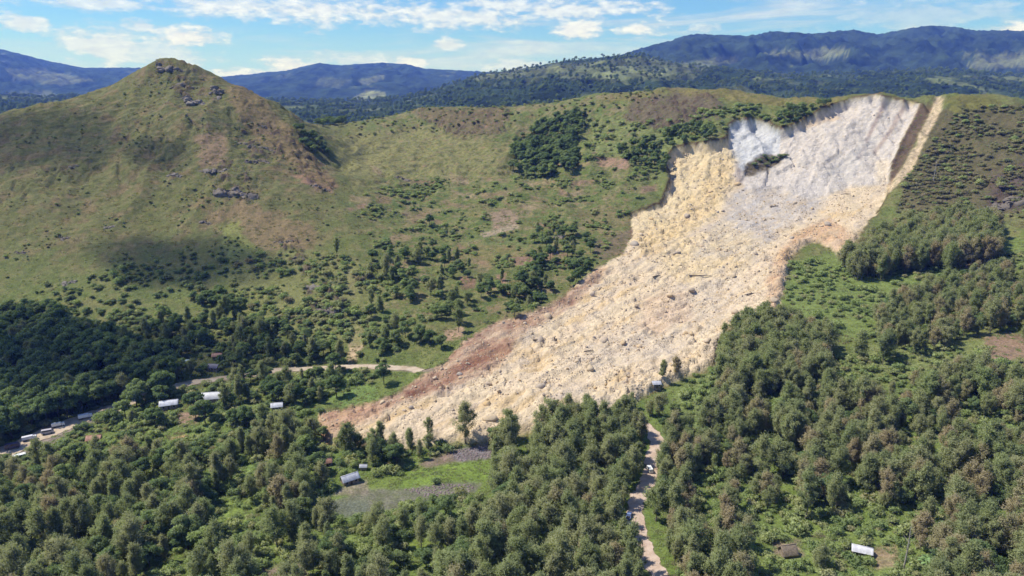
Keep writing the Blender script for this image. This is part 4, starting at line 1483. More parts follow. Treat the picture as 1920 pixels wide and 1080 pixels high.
OPEN = [(10, 848), (35, 836), (60, 824), (85, 812), (110, 801), (135, 791), (160, 782), (40, 858), (355, 718), (375, 715), (395, 712), (415, 709), (515, 694), (645, 688), (665, 687), (685, 687), (700, 688),
        (1222, 1056), (1230, 1070), (1207, 1020), (1196, 990), (1190, 970), (1190, 945), (1200, 925), (1214, 905), (1221, 880), (1224, 858), (1231, 840), (1226, 818),
        (780, 880), (830, 860), (880, 850), (915, 850), (800, 895), (860, 890), (910, 885), (720, 915), (700, 935), (740, 940), (800, 922), (860, 915), (640, 950), (660, 880),
        (650, 730), (690, 730), (630, 755), (340, 815), (380, 805), (460, 880), (500, 865), (430, 960), (440, 1000), (610, 790), (740, 790), (680, 795), (800, 785), (1300, 770), (1320, 720), (1300, 800),
        (1870, 655), (1900, 650), (1470, 1040), (1650, 1045), (1600, 1050), (1560, 1060), (1480, 955), (1598, 940), (1335, 950), (1770, 925), (655, 650), (670, 630), (1179, 964), (1175, 972), (1184, 978), (1218, 878), (20, 842), (48, 828), (72, 818), (98, 806), (122, 795), (147, 786), (172, 778), (30, 852), (50, 838), (340, 722), (365, 717), (405, 711), (660, 680), (675, 688), (980, 820), (975, 845), (1470, 990), (1500, 1010), (1550, 1000), (1600, 1000), (1640, 1010), (1680, 1020), (1440, 1000), (1520, 1060), (1600, 1070), (1680, 1070), (1450, 1070), (1400, 940), (1560, 670), (1600, 690), (1700, 670), (1480, 960)]
sight = []
for hs, hp in zip(HOUSES, house_xy):
    if hs[1] < 740 and hs[0] < 700:
        continue
    for fz in (1.0,):
        for fx in (-.25, .25):
            a_ = math.radians(hs[6])
            q_ = project(hp[0] + fx * hs[2] * math.cos(a_), hp[1] + fx * hs[2] * math.sin(a_), hp[2] + (hs[4] + hs[5]) * fz)
            sight.append((float(q_[0]), float(q_[1]), float(q_[2]) - 2.0))
for q_ in OPEN:
    g_ = ground(*q_)
    sight.append((q_[0], q_[1], float(project(g_[0], g_[1], g_[2])[2]) + 1.0))


def hides(t_, grow=0.95):
    kd, vv, x_, y_, z_, ro_, s_ = t_[:7]
    hh_, rr_ = VAR[kd][vv][2] * s_, VAR[kd][vv][3] * s_
    cx_, cy_, dd_ = project(x_, y_, z_ + hh_ * 0.56)
    rx_, ry_ = rr_ * F / dd_ * grow, hh_ * 0.46 * F / dd_ * grow
    for (qx, qy, qd) in sight:
        if dd_ < qd and ((qx - cx_) / rx_) ** 2 + ((qy - cy_) / ry_) ** 2 < 1:
            return True
    return False


TREES = [t_ for t_ in TREES if not near_house(t_[2], t_[3], t_[4]) and not hides(t_)]
solo_rec = []
for (sx, sy, ss_, kd, vv, lab) in SOLO:
    hgt_ = tree_height(kd, vv, ss_)
    # find the foot so that the crown centre lies at the wanted picture point
    fy_ = sy
    for _ in range(6):
        gx_, gy_, gz_ = ground(sx, fy_)
        _, cy_, _ = project(gx_, gy_, gz_ + hgt_ * 0.55)
        fy_ += float(sy - cy_)
    solo_rec.append((kd, vv, gx_, gy_, gz_, RNG.uniform(0, 6.28), ss_, lab))
TREES = [t_ for t_ in TREES if all((t_[2] - s_[2]) ** 2 + (t_[3] - s_[3]) ** 2 > 16 for s_ in solo_rec)]

# which ones show largest: nearest first onto a coarse picture raster
order = sorted(range(len(TREES)), key=lambda i: math.hypot(TREES[i][2], TREES[i][3]))
rast = np.zeros((1080 // 4, 1920 // 4), bool)
vis = np.zeros(len(TREES))
yy, xx = np.mgrid[0:270, 0:480]
for i in order:
    kd, vv, x_, y_, z_, ro_, s_, rg_ = TREES[i]
    hh_, rr_ = VAR[kd][vv][2] * s_, VAR[kd][vv][3] * s_
    cx_, cy_, dd_ = project(x_, y_, z_ + hh_ * 0.58)
    rx_, ry_ = rr_ * F / dd_ / 4, hh_ * 0.45 * F / dd_ / 4 * 0.95
    cx_, cy_ = cx_ / 4, cy_ / 4
    x0, x1 = int(max(0, cx_ - rx_)), int(min(480, cx_ + rx_ + 1))
    y0, y1 = int(max(0, cy_ - ry_)), int(min(270, cy_ + ry_ + 1))
    if x1 <= x0 or y1 <= y0:
        continue
    sub = ((xx[y0:y1, x0:x1] + .5 - cx_) / rx_) ** 2 + ((yy[y0:y1, x0:x1] + .5 - cy_) / ry_) ** 2 < 1
    vis[i] = (sub & ~rast[y0:y1, x0:x1]).sum()
    rast[y0:y1, x0:x1] |= sub


MARKS = [(136, 690, 'the bare trunk'), (160, 724, 'the grey hut'), (50, 600, 'its upper edge'), (240, 630, 'its right end'), (70, 760, 'the road'), (280, 690, 'the village'), (600, 660, 'the road bend'), (470, 640, 'the orange roof'), (770, 480, 'the dark upright tree'), (960, 560, 'the debris margin'), (1120, 800, 'the track top'), (1100, 930, 'the pickup side'), (950, 980, 'the lower gardens'), (500, 930, 'the grass strip'), (180, 950, 'the wood\'s middle'),
         (1182, 975, 'the pickup truck'), (1218, 885, 'the white van'), (1615, 1030, 'the white hut'), (1476, 1035, 'the thatched hut'), (1742, 1065, 'the banana clump'), (1230, 722, 'the debris edge house'),
         (1612, 645, 'the conical tree'), (1880, 650, 'the bare earth bank'), (1900, 900, 'the right edge'), (1900, 1060, 'the lower right corner'), (20, 1060, 'the lower left corner'), (20, 930, 'the left edge'), (250, 1060, 'the bottom edge'),
         (655, 897, 'the long white roof'), (860, 860, 'the tilled garden'), (802, 826, 'the water tank'), (398, 740, 'the village hall'), (205, 703, 'the white house'), (347, 680, 'the pale green roof'), (520, 762, 'the bright white roof'),
         (614, 868, 'the rusty hut'), (110, 798, 'the road trucks'), (40, 855, 'the roadside van'), (178, 822, 'the pink roof'), (665, 640, 'the earth scar'), (615, 572, 'the grey outcrop'), (900, 520, 'the red earth plots'), (1040, 440, 'the field rocks'),
         (1000, 1060, 'the bottom centre'), (620, 1060, 'bottom left of centre'), (1330, 1060, 'the track bottom'), (1040, 740, 'the debris toe'), (1226, 815, 'the track top'), (1520, 800, 'the wood\'s middle'), (1700, 850, 'the wood\'s right half'),
         (400, 960, 'the bright green gap'), (340, 815, 'the grassy gap'), (20, 700, 'the left edge'), (140, 640, 'the hill foot'), (420, 560, 'the shaded gully'), (1560, 540, 'the green field'), (1840, 540, 'the right edge'), (1800, 720, 'the grass strip'), (1480, 900, 'the wood\'s left half')]


def mark(px, py):
    return min(MARKS, key=lambda m_: (m_[0] - px) ** 2 + 2.5 * (m_[1] - py) ** 2)[2]


def add_tree(kind, vv, x, y, z, ro, s, label, group, name):
    cm, tm, _, _ = VAR[kind][vv]
    e = empty(name, (x, y, z), ro, (s * random.uniform(.92, 1.08), s * random.uniform(.92, 1.08), s))
    tag(e, label, 'tree' if kind != 'shrub' else 'shrub', group)
    link('trunk' if kind != 'shrub' else 'stem', tm, e)
    link('crown' if kind != 'shrub' else 'foliage', cm, e)
    return e


NAMEK = {'casuarina': 'casuarina_tree', 'broadleaf': 'broadleaf_tree', 'shrub': 'shrub'}
for (kd, vv, x_, y_, z_, ro_, s_, lab) in solo_rec:
    add_tree(kd, vv, x_, y_, z_, ro_, s_, lab, None, NAMEK[kd])
singles = set()
for kd, nmax in (('casuarina', 290), ('broadleaf', 285)):
    idx = [i for i in range(len(TREES)) if TREES[i][0] == kd and vis[i] > 3]
    idx.sort(key=lambda i: -vis[i])
    singles.update(idx[:nmax])
for i in sorted(singles):
    kd, vv, x_, y_, z_, ro_, s_, rg_ = TREES[i]
    hh_ = VAR[kd][vv][2] * s_
    q_ = project(x_, y_, z_ + hh_ * .55)
    mk = mark(float(q_[0]), float(q_[1]))
    if kd == 'casuarina':
        size_ = 'tall ' if hh_ > 16.5 else ('low ' if hh_ < 12.0 else '')
        lab = size_ + ('russet' if vv >= 6 else 'olive') + ' casuarina in the ' + rg_ + ', near ' + mk
    else:
        size_ = 'tall ' if hh_ > 12.5 else ('low ' if hh_ < 9.0 else '')
        lab = size_ + 'rounded leafy tree in the ' + rg_ + ', near ' + mk
    lab = ' '.join(lab.split()[:16])
    add_tree(kd, vv, x_, y_, z_, ro_, s_, lab, ('casuarina trees, ' if kd == 'casuarina' else 'leafy trees, ') + rg_, NAMEK[kd])


# ------------------------------------------------------------------ vegetation nobody could count: instanced over points
def scatter(name, pts, rots, scales, variants, meshes, label, cat, flat=1.0):
    """pts (n,3); meshes: list of mesh lists joined per variant"""
    me = bpy.data.meshes.new(name)
    me.vertices.add(len(pts))
    me.vertices.foreach_set('co', np.asarray(pts, np.float32).ravel())
    set_float(me, rots, 'turn')
    set_float(me, scales, 'size')
    set_float(me, variants, 'which')
    o = link(name, me)
    tag(o, label, cat, None, 'stuff')
    ng = bpy.data.node_groups.new(name + '_scatter', 'GeometryNodeTree')
    ng.interface.new_socket('Geometry', in_out='INPUT', socket_type='NodeSocketGeometry')
    ng.interface.new_socket('Geometry', in_out='OUTPUT', socket_type='NodeSocketGeometry')
    t = NT(ng)
    gi, go = t.node('NodeGroupInput'), t.node('NodeGroupOutput')

    def attr(nm):
        nd = t.node('GeometryNodeInputNamedAttribute', data_type='FLOAT')
        nd.inputs['Name'].default_value = nm
        return [s for s in nd.outputs if s.enabled and s.name == 'Attribute'][0]
    which = attr('which')
    rot = t.comb(0.0, 0.0, attr('turn'))
    size = attr('size')
    jg = t.node('GeometryNodeJoinGeometry')
    for vi, srcs in enumerate(meshes):
        inner = t.node('GeometryNodeJoinGeometry')
        for ob in srcs:
            oi = t.node('GeometryNodeObjectInfo', transform_space='ORIGINAL')
            oi.inputs['Object'].default_value = ob
            t.l.new(oi.outputs['Geometry'], inner.inputs[0])
        ip = t.node('GeometryNodeInstanceOnPoints')
        cmp_ = t.node('FunctionNodeCompare', data_type='FLOAT', operation='EQUAL')
        t.l.new(which, cmp_.inputs[0])
        cmp_.inputs[1].default_value = float(vi)
        cmp_.inputs['Epsilon'].default_value = 0.1
        t.l.new(gi.outputs[0], ip.inputs['Points'])
        t.l.new(cmp_.outputs[0], ip.inputs['Selection'])
        t.l.new(inner.outputs[0], ip.inputs['Instance'])
        t.l.new(rot, ip.inputs['Rotation'])
        t.l.new(t.comb(t.math('MULTIPLY', size, 2.0 - flat), t.math('MULTIPLY', size, 1.5 - .5 * flat), t.math('MULTIPLY', size, flat)), ip.inputs['Scale'])
        t.l.new(ip.outputs[0], jg.inputs[0])
    t.l.new(jg.outputs[0], go.inputs[0])
    md = o.modifiers.new('scatter', 'NODES')
    md.node_group = ng
    return o


def find_obj(mesh):
    for ob in bpy.data.objects:
        if ob.type == 'MESH' and ob.data == mesh:
            return ob
    return None


def ensure_src(kind):
    res = []
    for (cm, tm, _, _) in VAR[kind]:
        res.append([find_obj(cm), find_obj(tm)])
    return res


# shrubs: 1) those that show as bushes, each its own object, 2) the undergrowth as one mass
SHRUBS = []
BUSHES = [
    ('lower spur of the left hill', [(440, 480), (560, 470), (640, 480), (720, 520), (700, 640), (640, 660), (560, 620), (430, 560)], 4.2, (0, 1, 2, 3, 4, 5), .5, 1.7, .58),
    ('lower flank of the left hill', [(60, 540), (330, 480), (420, 470), (430, 560), (300, 640), (180, 620), (80, 570)], 6.0, (0, 3, 4, 4), .8, 1.7, .55),
    ('middle valley', [(640, 380), (760, 340), (1000, 330), (1240, 330), (1180, 400), (1120, 500), (1000, 580), (830, 640), (700, 680), (680, 560)], 2.6, (0, 1, 2, 2, 3), .25, 1.3, .30),
    ('slope left of the scarp', [(1090, 220), (1200, 230), (1350, 200), (1560, 190), (1465, 240), (1365, 260), (1250, 290), (1240, 340), (1100, 330)], 3.6, (0, 1, 3, 2), .5, 1.9, .40),
    ('brown slope at the right', [(1700, 330), (1800, 200), (2200, 200), (2200, 420), (1680, 400)], 3.2, (5, 6, 5, 6, 5, 0), .4, 1.8, .58),
    ('green field right of the debris', [(1475, 490), (1640, 500), (1920, 470), (1920, 640), (1600, 650), (1470, 600)], 5.5, (0, 1, 2, 2), .7, 1.5, .62),
    ('openings in the right hand wood', [(1300, 690), (1920, 640), (1920, 1100), (1250, 1100), (1260, 800)], 4.2, (0, 1, 2), .6, 1.5, .72),
    ('openings in the lower left wood', [(0, 800), (560, 760), (900, 830), (900, 1100), (0, 1100)], 4.2, (0, 1, 2, 3), .6, 1.5, .68),
    ('village', [(0, 640), (650, 560), (760, 640), (700, 720), (500, 780), (0, 840)], 5.0, (0, 1, 3, 4), .7, 1.6, .65),
    ('left hill', [(0, 230), (200, 180), (300, 125), (400, 150), (560, 270), (640, 350), (600, 460), (430, 500), (100, 560), (0, 560)], 4.6, (3, 4, 5, 6, 0), .22, .75, .28),
    ('crest of the middle ridge', [(640, 235), (800, 200), (1000, 195), (1250, 165), (1250, 190), (1000, 230), (800, 250), (650, 260)], 9.0, (5, 6, 0, 3), .7, 1.4, .5),
]
for rg_, poly, step, vrs, s0, s1, cover in BUSHES:
    X, Y, Zg = lattice(step, 1010)
    gx, gy, _ = project(X, Y, Zg)
    gap = 1.25 * fbm(X / 34, Y / 34, 5, 0.72, 171.0) + 0.10 * RNG.normal(0, 1, len(X))
    ok = in_poly(gx, gy, poly) & (gap < (cover - 0.5) * 1.0) & ~in_poly(gx, gy, SLIDE) & ~in_poly(gx, gy, YELLOWSTRIP) & ~blocked(X, Y, gx, gy)
    for f_ in FIELDS[4:6] + FIELDS[12:17] + [f_ for f_ in FIELDS[12:] if f_[1][0] >= 144 and f_[1][0] > f_[1][1] + 10]:
        ok &= ~in_poly(gx, gy, f_[0])
    for i in np.nonzero(ok)[0]:
        if near_house(X[i], Y[i], 0):
            continue
        SHRUBS.append((int(RNG.choice(vrs)), X[i], Y[i], Zg[i], RNG.uniform(0, 6.28), (s0 + (s1 - s0) * RNG.uniform(0, 1) ** 1.7) * RNG.uniform(.8, 1.2), rg_))
# bushes of the green island in the scar
for (ix, iy) in ((1432, 294), (1440, 300), (1452, 299), (1462, 297), (1470, 296), (1446, 306), (1425, 303), (1437, 312), (1415, 312), (1456, 304)):
    g_ = ground(ix, iy)
    SHRUBS.append((int(RNG.choice((3, 4))), g_[0], g_[1], g_[2], RNG.uniform(0, 6.28), RNG.uniform(1.2, 1.9), 'green island in the scar'))


def shrub_seen(s):
    gx, gy, dd = project(np.array([s[1]]), np.array([s[2]]), np.array([s[3] + 1.2]))
    gx, gy = float(gx[0]), float(gy[0])
    if not (10 < gx < 1910 and 100 < gy < 1070):
        return 0
    c, r = int(gx / 4), int(gy / 4)
    if rast[min(r, 269), min(c, 479)]:
        return 0
    f_ = ground(gx, gy)
    if math.hypot(f_[0] - s[1], f_[1] - s[2]) > 14:
        return 0
    return s[5] / float(dd[0])


seen = [(shrub_seen(s), i) for i, s in enumerate(SHRUBS)]
seen.sort(reverse=True)
shr_single = set(i for v_, i in seen[:290] if v_ > 0)
SHADE = {0: 'leafy green', 1: 'leafy green', 2: 'light green', 3: 'dark green', 4: 'dark green', 5: 'brownish', 6: 'brownish'}
for vi in range(7):       # every variant is shown at least once
    if not any(SHRUBS[i][0] == vi for i in shr_single):
        cand = [i for v_, i in seen if SHRUBS[i][0] == vi]
        if cand:
            shr_single.add(cand[0])
for i in sorted(shr_single):
    vi, x_, y_, z_, ro_, s_, rg_ = SHRUBS[i]
    q_ = project(x_, y_, z_ + 1.0)
    lab = ('big ' if s_ > 1.35 else ('small ' if s_ < 0.9 else '')) + SHADE[vi] + ' bush ' + ('in the ' if 'openings' in rg_ or rg_ == 'village' else 'on the ') + rg_ + ', near ' + mark(float(q_[0]), float(q_[1]))
    add_tree('shrub', vi, x_, y_, z_, ro_, s_, ' '.join(lab.split()[:16]), 'bushes, ' + rg_, 'shrub')

for kd, nm, lab in (('casuarina', 'casuarina_wood', 'mass of feathery olive and russet casuarina trees merging into woods'),
                    ('broadleaf', 'leafy_wood', 'mass of dark rounded leafy trees merging into woods and thickets')):
    rest = [TREES[i] for i in range(len(TREES)) if TREES[i][0] == kd and i not in singles]
    src = ensure_src(kd)
    if rest:
        scatter(nm, [(r[2], r[3], r[4]) for r in rest], [r[5] for r in rest], [r[6] for r in rest], [r[1] for r in rest], src, lab, 'wood')
rest = [SHRUBS[i] for i in range(len(SHRUBS)) if i not in shr_single]
src_shrub = ensure_src('shrub')
scatter('scrub', [(r[1], r[2], r[3]) for r in rest], [r[4] for r in rest], [r[5] for r in rest], [r[0] for r in rest], src_shrub,
        'low green and brown scrub spread over the slopes', 'scrub', 0.86)


# tussocks and weeds: single low clumps on every grassy surface
def crown_tuft(seed, mat):
    rng = np.random.default_rng(seed)
    n = 60
    c = rng.normal(0, 0.62, (n, 3)) * np.array([1, 1, 0.0])
    v = leaves(c, np.tile((0, 0, 1.0), (n, 1)), rng, 0.55, 0.34)
    return v


gt = [tri_mesh('tuft', crown_tuft(400 + i, m_), m_) for i, m_ in enumerate((
    leaf_mat('green_grass', [(0, (0.17, 0.22, 0.085)), (.5, (.20, .24, .095)), (1, (0.22, 0.235, 0.11))], clump=.4, gain=1.15),
    leaf_mat('dry_grass', [(0, (0.22, 0.205, 0.11)), (.5, (.24, .215, .125)), (1, (0.20, 0.208, 0.10))], clump=.4, gain=0.95)))]
X, Y, Zg = lattice(2.3, 900)
gx, gy, gd = project(X, Y, Zg)
keep = (gx > -150) & (gx < 2070) & (gy < 1200) & ~in_poly(gx, gy, SLIDE) & ~in_poly(gx, gy, YELLOWSTRIP) & ~blocked(X, Y, gx, gy)
for f_ in FIELDS[12:17]:
    keep &= ~in_poly(gx, gy, f_[0])
keep &= fbm(X / 9, Y / 9, 3, 0.6, 300.0) + RNG.uniform(-.35, .35, len(X)) < np.where(np.hypot(X, Y) > 420, -0.22, 0.05)
keep &= RNG.uniform(0, 1, len(X)) < np.clip(420.0 / np.hypot(X, Y), 0.3, 1)
X, Y, Zg, gx, gy = X[keep], Y[keep], Zg[keep], gx[keep], gy[keep]
dry = ((Zg > 35) & (gx < 760)) | (fbm(X / 40, Y / 40, 2, .5, 7.0) > 0.22)
proto = []
for i, g_ in enumerate(gt):      # the two clumps all others repeat
    j = np.nonzero(dry == bool(i))[0][3]
    ob = link('grass_tuft', g_)
    ob.location = (X[j], Y[j], Zg[j])
    tag(ob, 'low clump of ' + ('green' if i == 0 else 'dry tan') + ' grass on the slope', 'grass', None, 'stuff')
    proto.append(ob)
scatter('grass', np.c_[X, Y, Zg], RNG.uniform(0, 6.28, len(X)), RNG.uniform(.5, 1.2, len(X)), dry.astype(float), [[p] for p in proto],
        'rough green and dry grass covering the slopes', 'grass')

# far wood beyond the crest
sel = np.nonzero((RP1.ravel() > -80) & (RP1.ravel() < 2000) & (RP2.ravel() < 232) & (RGm.ravel() < 0.55))[0]
sel = RNG.choice(sel, min(5200, len(sel)), replace=False)
jx = RNG.uniform(-9, 9, len(sel))
scatter('distant_wood', np.c_[RX.ravel()[sel] + jx, RY.ravel()[sel] + RNG.uniform(-4, 4, len(sel)), RZ.ravel()[sel] - 1.5], RNG.uniform(0, 6.28, len(sel)),
        RNG.uniform(0.9, 1.9, len(sel)), RNG.integers(0, 4, len(sel)).astype(float), ensure_src('broadleaf'), 'dark far woods on the ridge beyond the scarp', 'wood')


# ------------------------------------------------------------------ boulders and debris
def ico(sub=1):
    t = (1 + 5 ** .5) / 2
    v = [(-1, t, 0), (1, t, 0), (-1, -t, 0), (1, -t, 0), (0, -1, t), (0, 1, t), (0, -1, -t), (0, 1, -t), (t, 0, -1), (t, 0, 1), (-t, 0, -1), (-t, 0, 1)]
    f = [(0, 11, 5), (0, 5, 1), (0, 1, 7), (0, 7, 10), (0, 10, 11), (1, 5, 9), (5, 11, 4), (11, 10, 2), (10, 7, 6), (7, 1, 8), (3, 9, 4), (3, 4, 2), (3, 2, 6), (3, 6, 8), (3, 8, 9), (4, 9, 5), (2, 4, 11), (6, 2, 10), (8, 6, 7), (9, 8, 1)]
    v = [np.array(p) / np.linalg.norm(p) for p in v]
    for _ in range(sub):
        mid, nf = {}, []

        def m(a, b):
            k = (min(a, b), max(a, b))
            if k not in mid:
                p = v[a] + v[b]
                v.append(p / np.linalg.norm(p))
                mid[k] = len(v) - 1
            return mid[k]
        for a, b, c in f:
            ab, bc, ca_ = m(a, b), m(b, c), m(c, a)
            nf += [(a, ab, ca_), (b, bc, ab), (c, ca_, bc), (ab, bc, ca_)]
        f = nf
    return np.array(v), np.array(f)


def rock_shape(seed, sub=1, cut=7, rough=0.035):
    rng = np.random.default_rng(seed)
    v, f = ico(sub)
    v = v * 1.0
    for _ in range(cut):           # flat broken faces
        n = rng.normal(0, 1, 3)
        n /= np.linalg.norm(n)
        d = rng.uniform(0.45, 0.8)
        s = v @ n
        v = v - np.outer(np.maximum(s - d, 0), n)
    v *= rng.uniform(0.7, 1.25, 3)
    v += rng.normal(0, rough, v.shape)
    return v, f


def rock_mat(name, stops, dirt=(0.34, 0.29, 0.23, 1)):
    m, t, out = new_mat(name)
    b = t.node('ShaderNodeBsdfPrincipled')
    oi = t.node('ShaderNodeObjectInfo')
    ramp = t.node('ShaderNodeValToRGB')
    el = ramp.color_ramp.elements
    while len(el) < len(stops):
        el.new(0.5)
    for e, (p, c) in zip(el, stops):
        e.position = p
        e.color = tuple(c) + (1,)
    t.l.new(oi.outputs['Random'], ramp.inputs[0])
    tc = t.node('ShaderNodeTexCoord')
    n = t.noise(tc.outputs['Object'], 2.2, 5.0, 0.65)
    c = t.mix(t.ss(n, 0.3, 0.75, 0.0, 0.6), ramp.outputs[0], dirt)
    t.l.new(c, b.inputs['Base Color'])
    b.inputs['Roughness'].default_value = 0.92
    b.inputs['Specular IOR Level'].default_value = 0.15
    bp = t.node('ShaderNodeBump')
    bp.inputs['Strength'].default_value = 0.6
    bp.inputs['Distance'].default_value = 0.3
    t.l.new(n, bp.inputs['Height'])
    t.l.new(bp.outputs[0], b.inputs['Normal'])
    t.l.new(b.outputs[0], out.inputs['Surface'])
    return m


M_DEB = rock_mat('broken_limestone', [(0.0, L((222, 198, 162))), (.35, L((214, 192, 168))), (.6, L((220, 186, 134))), (.8, L((194, 182, 170))), (1.0, L((170, 146, 122)))])
M_CRAG = rock_mat('weathered_rock', [(0.0, (0.165, 0.14, 0.118)), (.5, (0.19, 0.165, 0.14)), (1.0, (0.23, 0.205, 0.18))], (0.085, 0.07, 0.056, 1))
bmesh_l = []
for i in range(8):
    v, f = rock_shape(500 + i, 1)
    me = mesh_np('boulder', v, None, f)
    me.materials.append(M_DEB)
    bmesh_l.append(me)
# sample debris surface
X, Y, Zg = lattice(3.0, 860)
gx, gy, gd = project(X, Y, Zg)
k = in_poly(gx, gy, SLIDE) & ~in_poly(gx, gy, SCARP) & (fbm(X / 16, Y / 16, 3, .6, 13.0) > -0.22)
big_i = np.nonzero(k)[0]
RNG.shuffle(big_i)
big = big_i[:280]
SIDE = [(1183, 440, 'upper yellow debris'), ]
def debris_zone(px, py):
    if in_poly(np.array([px]), np.array([py]), YELLOWWALL)[0]:
        return 'yellow upper left debris'
    if in_poly(np.array([px]), np.array([py]), REDMARGIN)[0]:
        return 'reddish left margin of the debris'
    if py < 480:
        return 'upper debris below the scarp'
    if py < 620:
        return 'middle of the debris fan'
    return 'lower debris fan'
for i in big:
    z_ = debris_zone(gx[i], gy[i])
    s = min(0.75 * RNG.uniform(0.03, 1) ** -0.5, 3.4)
    o = link('boulder', bmesh_l[int(RNG.integers(8))])
    o.location = (X[i], Y[i], Zg[i] + 0.12 * s)
    o.rotation_euler = (RNG.uniform(-.5, .5), RNG.uniform(-.5, .5), RNG.uniform(0, 6.28))
    o.scale = (s, s * RNG.uniform(.75, 1.1), s * RNG.uniform(.6, .9))
    tag(o, ('huge ' if s > 2.4 else ('large ' if s > 1.5 else ('small ' if s < 0.9 else 'middling '))) + 'angular pale boulder lying on the ' + z_, 'boulder', 'boulders, ' + z_)
# the small stones as one mass
X, Y, Zg = lattice(1.25, 860)
gx, gy, gd = project(X, Y, Zg)
k = in_poly(gx, gy, SLIDE) & ~in_poly(gx, gy, GREYWALL)
dens_ = fbm(X / 20, Y / 20, 4, .65, 23.0) * 1.8 + RNG.uniform(-.45, .45, len(X)) - 0.12
k &= np.where(in_poly(gx, gy, SCARP), dens_ > 0.62, dens_ > 0.10)
idx = np.nonzero(k)[0]
print('stones', len(idx), 'trees', len(TREES), 'singles', len(singles), 'shrubs', len(SHRUBS))
protos = [o for o in bpy.data.objects if o.name.startswith('boulder')]
by = {}
for o in protos:
    by.setdefault(o.data.name, o)
srcs = [[o] for o in by.values()]
scatter('rubble', np.c_[X[idx], Y[idx], Zg[idx] + 0.05], RNG.uniform(0, 6.28, len(idx)), np.minimum(0.16 * RNG.uniform(0.02, 1, len(idx)) ** -0.5, 1.2), RNG.integers(0, len(srcs), len(idx)).astype(float),
        srcs, 'loose cream and grey stones strewn all over the landslide debris', 'rubble')

# crags on the hills: each outcrop is one body of bedrock
CRAGS = [
    (402, 316, 52, 30, 'large dark crag right of the middle of the left hill'), (442, 346, 58, 52, 'broken rock face below the large crag of the left hill'),
    (340, 152, 34, 24, 'dark rocks just below the summit of the left hill'), (366, 178, 36, 34, 'dark slab of rock under the summit rocks'),
    (402, 172, 20, 26, 'rock on the right shoulder of the left hill'), (326, 322, 28, 18, 'small dark crag left of the large crag'),
    (136, 314, 14, 10, 'single dark rock on the left flank of the hill'), (204, 424, 18, 14, 'grey boulder with a dark side low on the left hill'),
    (118, 445, 14, 16, 'pale boulder low on the left flank'), (130, 525, 18, 18, 'grey rock above the dark wood on the left'), (40, 468, 18, 12, 'pale grey rock at the left edge'),
    (530, 450, 34, 20, 'row of dark rocks on the lower right spur'), (560, 478, 26, 16, 'dark rock below the row of dark rocks'), (466, 262, 34, 16, 'dark rock on the right flank under the ridge'),
    (490, 236, 18, 12, 'small rock close under the right ridge of the hill'), (590, 520, 34, 36, 'tall grey outcrop above the village wood'), (615, 572, 52, 44, 'long grey outcrop beside the dirt scar'),
    (757, 333, 30, 20, 'grey rock in the high meadow'), (1015, 436, 34, 18, 'dark rocks in the fields left of the debris'), (1050, 440, 26, 20, 'grey rock beside the debris side fields'),
    (1075, 292, 14, 10, 'pale rock right of the dark thicket'), (1105, 222, 14, 9, 'pale rock on the crest of the middle ridge'), (322, 119, 50, 12, 'rocky cap on the summit of the left hill'),
    (388, 412, 22, 16, 'small rocks above the green gully'), (482, 296, 40, 22, 'brown rock band on the right flank'), (1895, 375, 60, 44, 'dark purple grey crag at the right edge'),
    (600, 345, 34, 16, 'weathered rock beside the bare earth on the right foot of the hill'), (500, 276, 26, 14, 'rock step on the right ridge above the thicket'),
]
for ci, (cx_, cy_, wpx, hpx, lab) in enumerate(CRAGS):
    g_ = ground(cx_, cy_ + hpx * 0.3)
    d_ = math.hypot(g_[0], g_[1])
    wm, hm = wpx / F * d_ * 0.5, hpx / F * d_ * 0.5
    rng = np.random.default_rng(700 + ci)
    vs, fs_, o_ = [], [], 0
    # ledges of one outcrop: slabs that overlap their neighbour, half buried, dipping with the slope
    npc = 12
    prev = np.array((-wm * 0.8, rng.uniform(-.4, .4) * hm))
    for k_ in range(npc):
        v, f = rock_shape(900 + ci * 20 + k_, 2, 14, 0.085)
        s = rng.uniform(0.22, 0.46) * max(hm, wm * 0.55)
        s = max(s, wm / npc * 1.5)
        px_ = -wm * 0.85 + 1.7 * wm * k_ / (npc - 1) + rng.normal(0, .06) * wm
        py_ = np.clip(prev[1] + rng.normal(0, .75) * s, -1.5 * hm, 1.5 * hm)
        prev = np.array((px_, py_))
        gz_ = float(H(g_[0] + px_, g_[1] + py_)) - g_[2]
        v = v * s * np.array((1.35, 1.25, rng.uniform(0.6, 1.05)))
        v[:, 2] += v[:, 1] * 0.3
        vs.append(v + np.array((px_, py_, gz_ - 0.12 * s)))
        fs_.append(f + o_)
        o_ += len(v)
    me = mesh_np('rock_outcrop', np.concatenate(vs), None, np.concatenate(fs_))
    me.materials.append(M_CRAG)
    o = link('rock_outcrop', me)
    o.location = g_
    tag(o, lab, 'rock')

# ------------------------------------------------------------------ buildings
M_ROOF = {
    'zinc': simple_mat('zinc_roofing', (0.44, 0.44, 0.47), 0.45, 0.12, 0.6, 0.2, 0.4),
    'white': simple_mat('white_roofing', (0.60, 0.59, 0.63), 0.5, 0.2, 0.6),
    'green': simple_mat('pale_green_roofing', (0.46, 0.54, 0.48), 0.5, 0.12, 0.6),
    'dark': simple_mat('dark_roofing', (0.14, 0.13, 0.17), 0.5, 0.2, 0.6),
    'rust': simple_mat('rusty_roofing', (0.44, 0.24, 0.17), 0.7, 0.25, 0.6),
    'thatch': simple_mat('grass_thatch', (0.30, 0.23, 0.17), 0.95, 0.3, 2.0),
}
M_PLANK = simple_mat('timber_wall', (0.26, 0.21, 0.17), 0.9, 0.25, 1.0)
M_DOOR = simple_mat('door_boards', (0.10, 0.075, 0.055), 0.8, 0.2, 1.0)
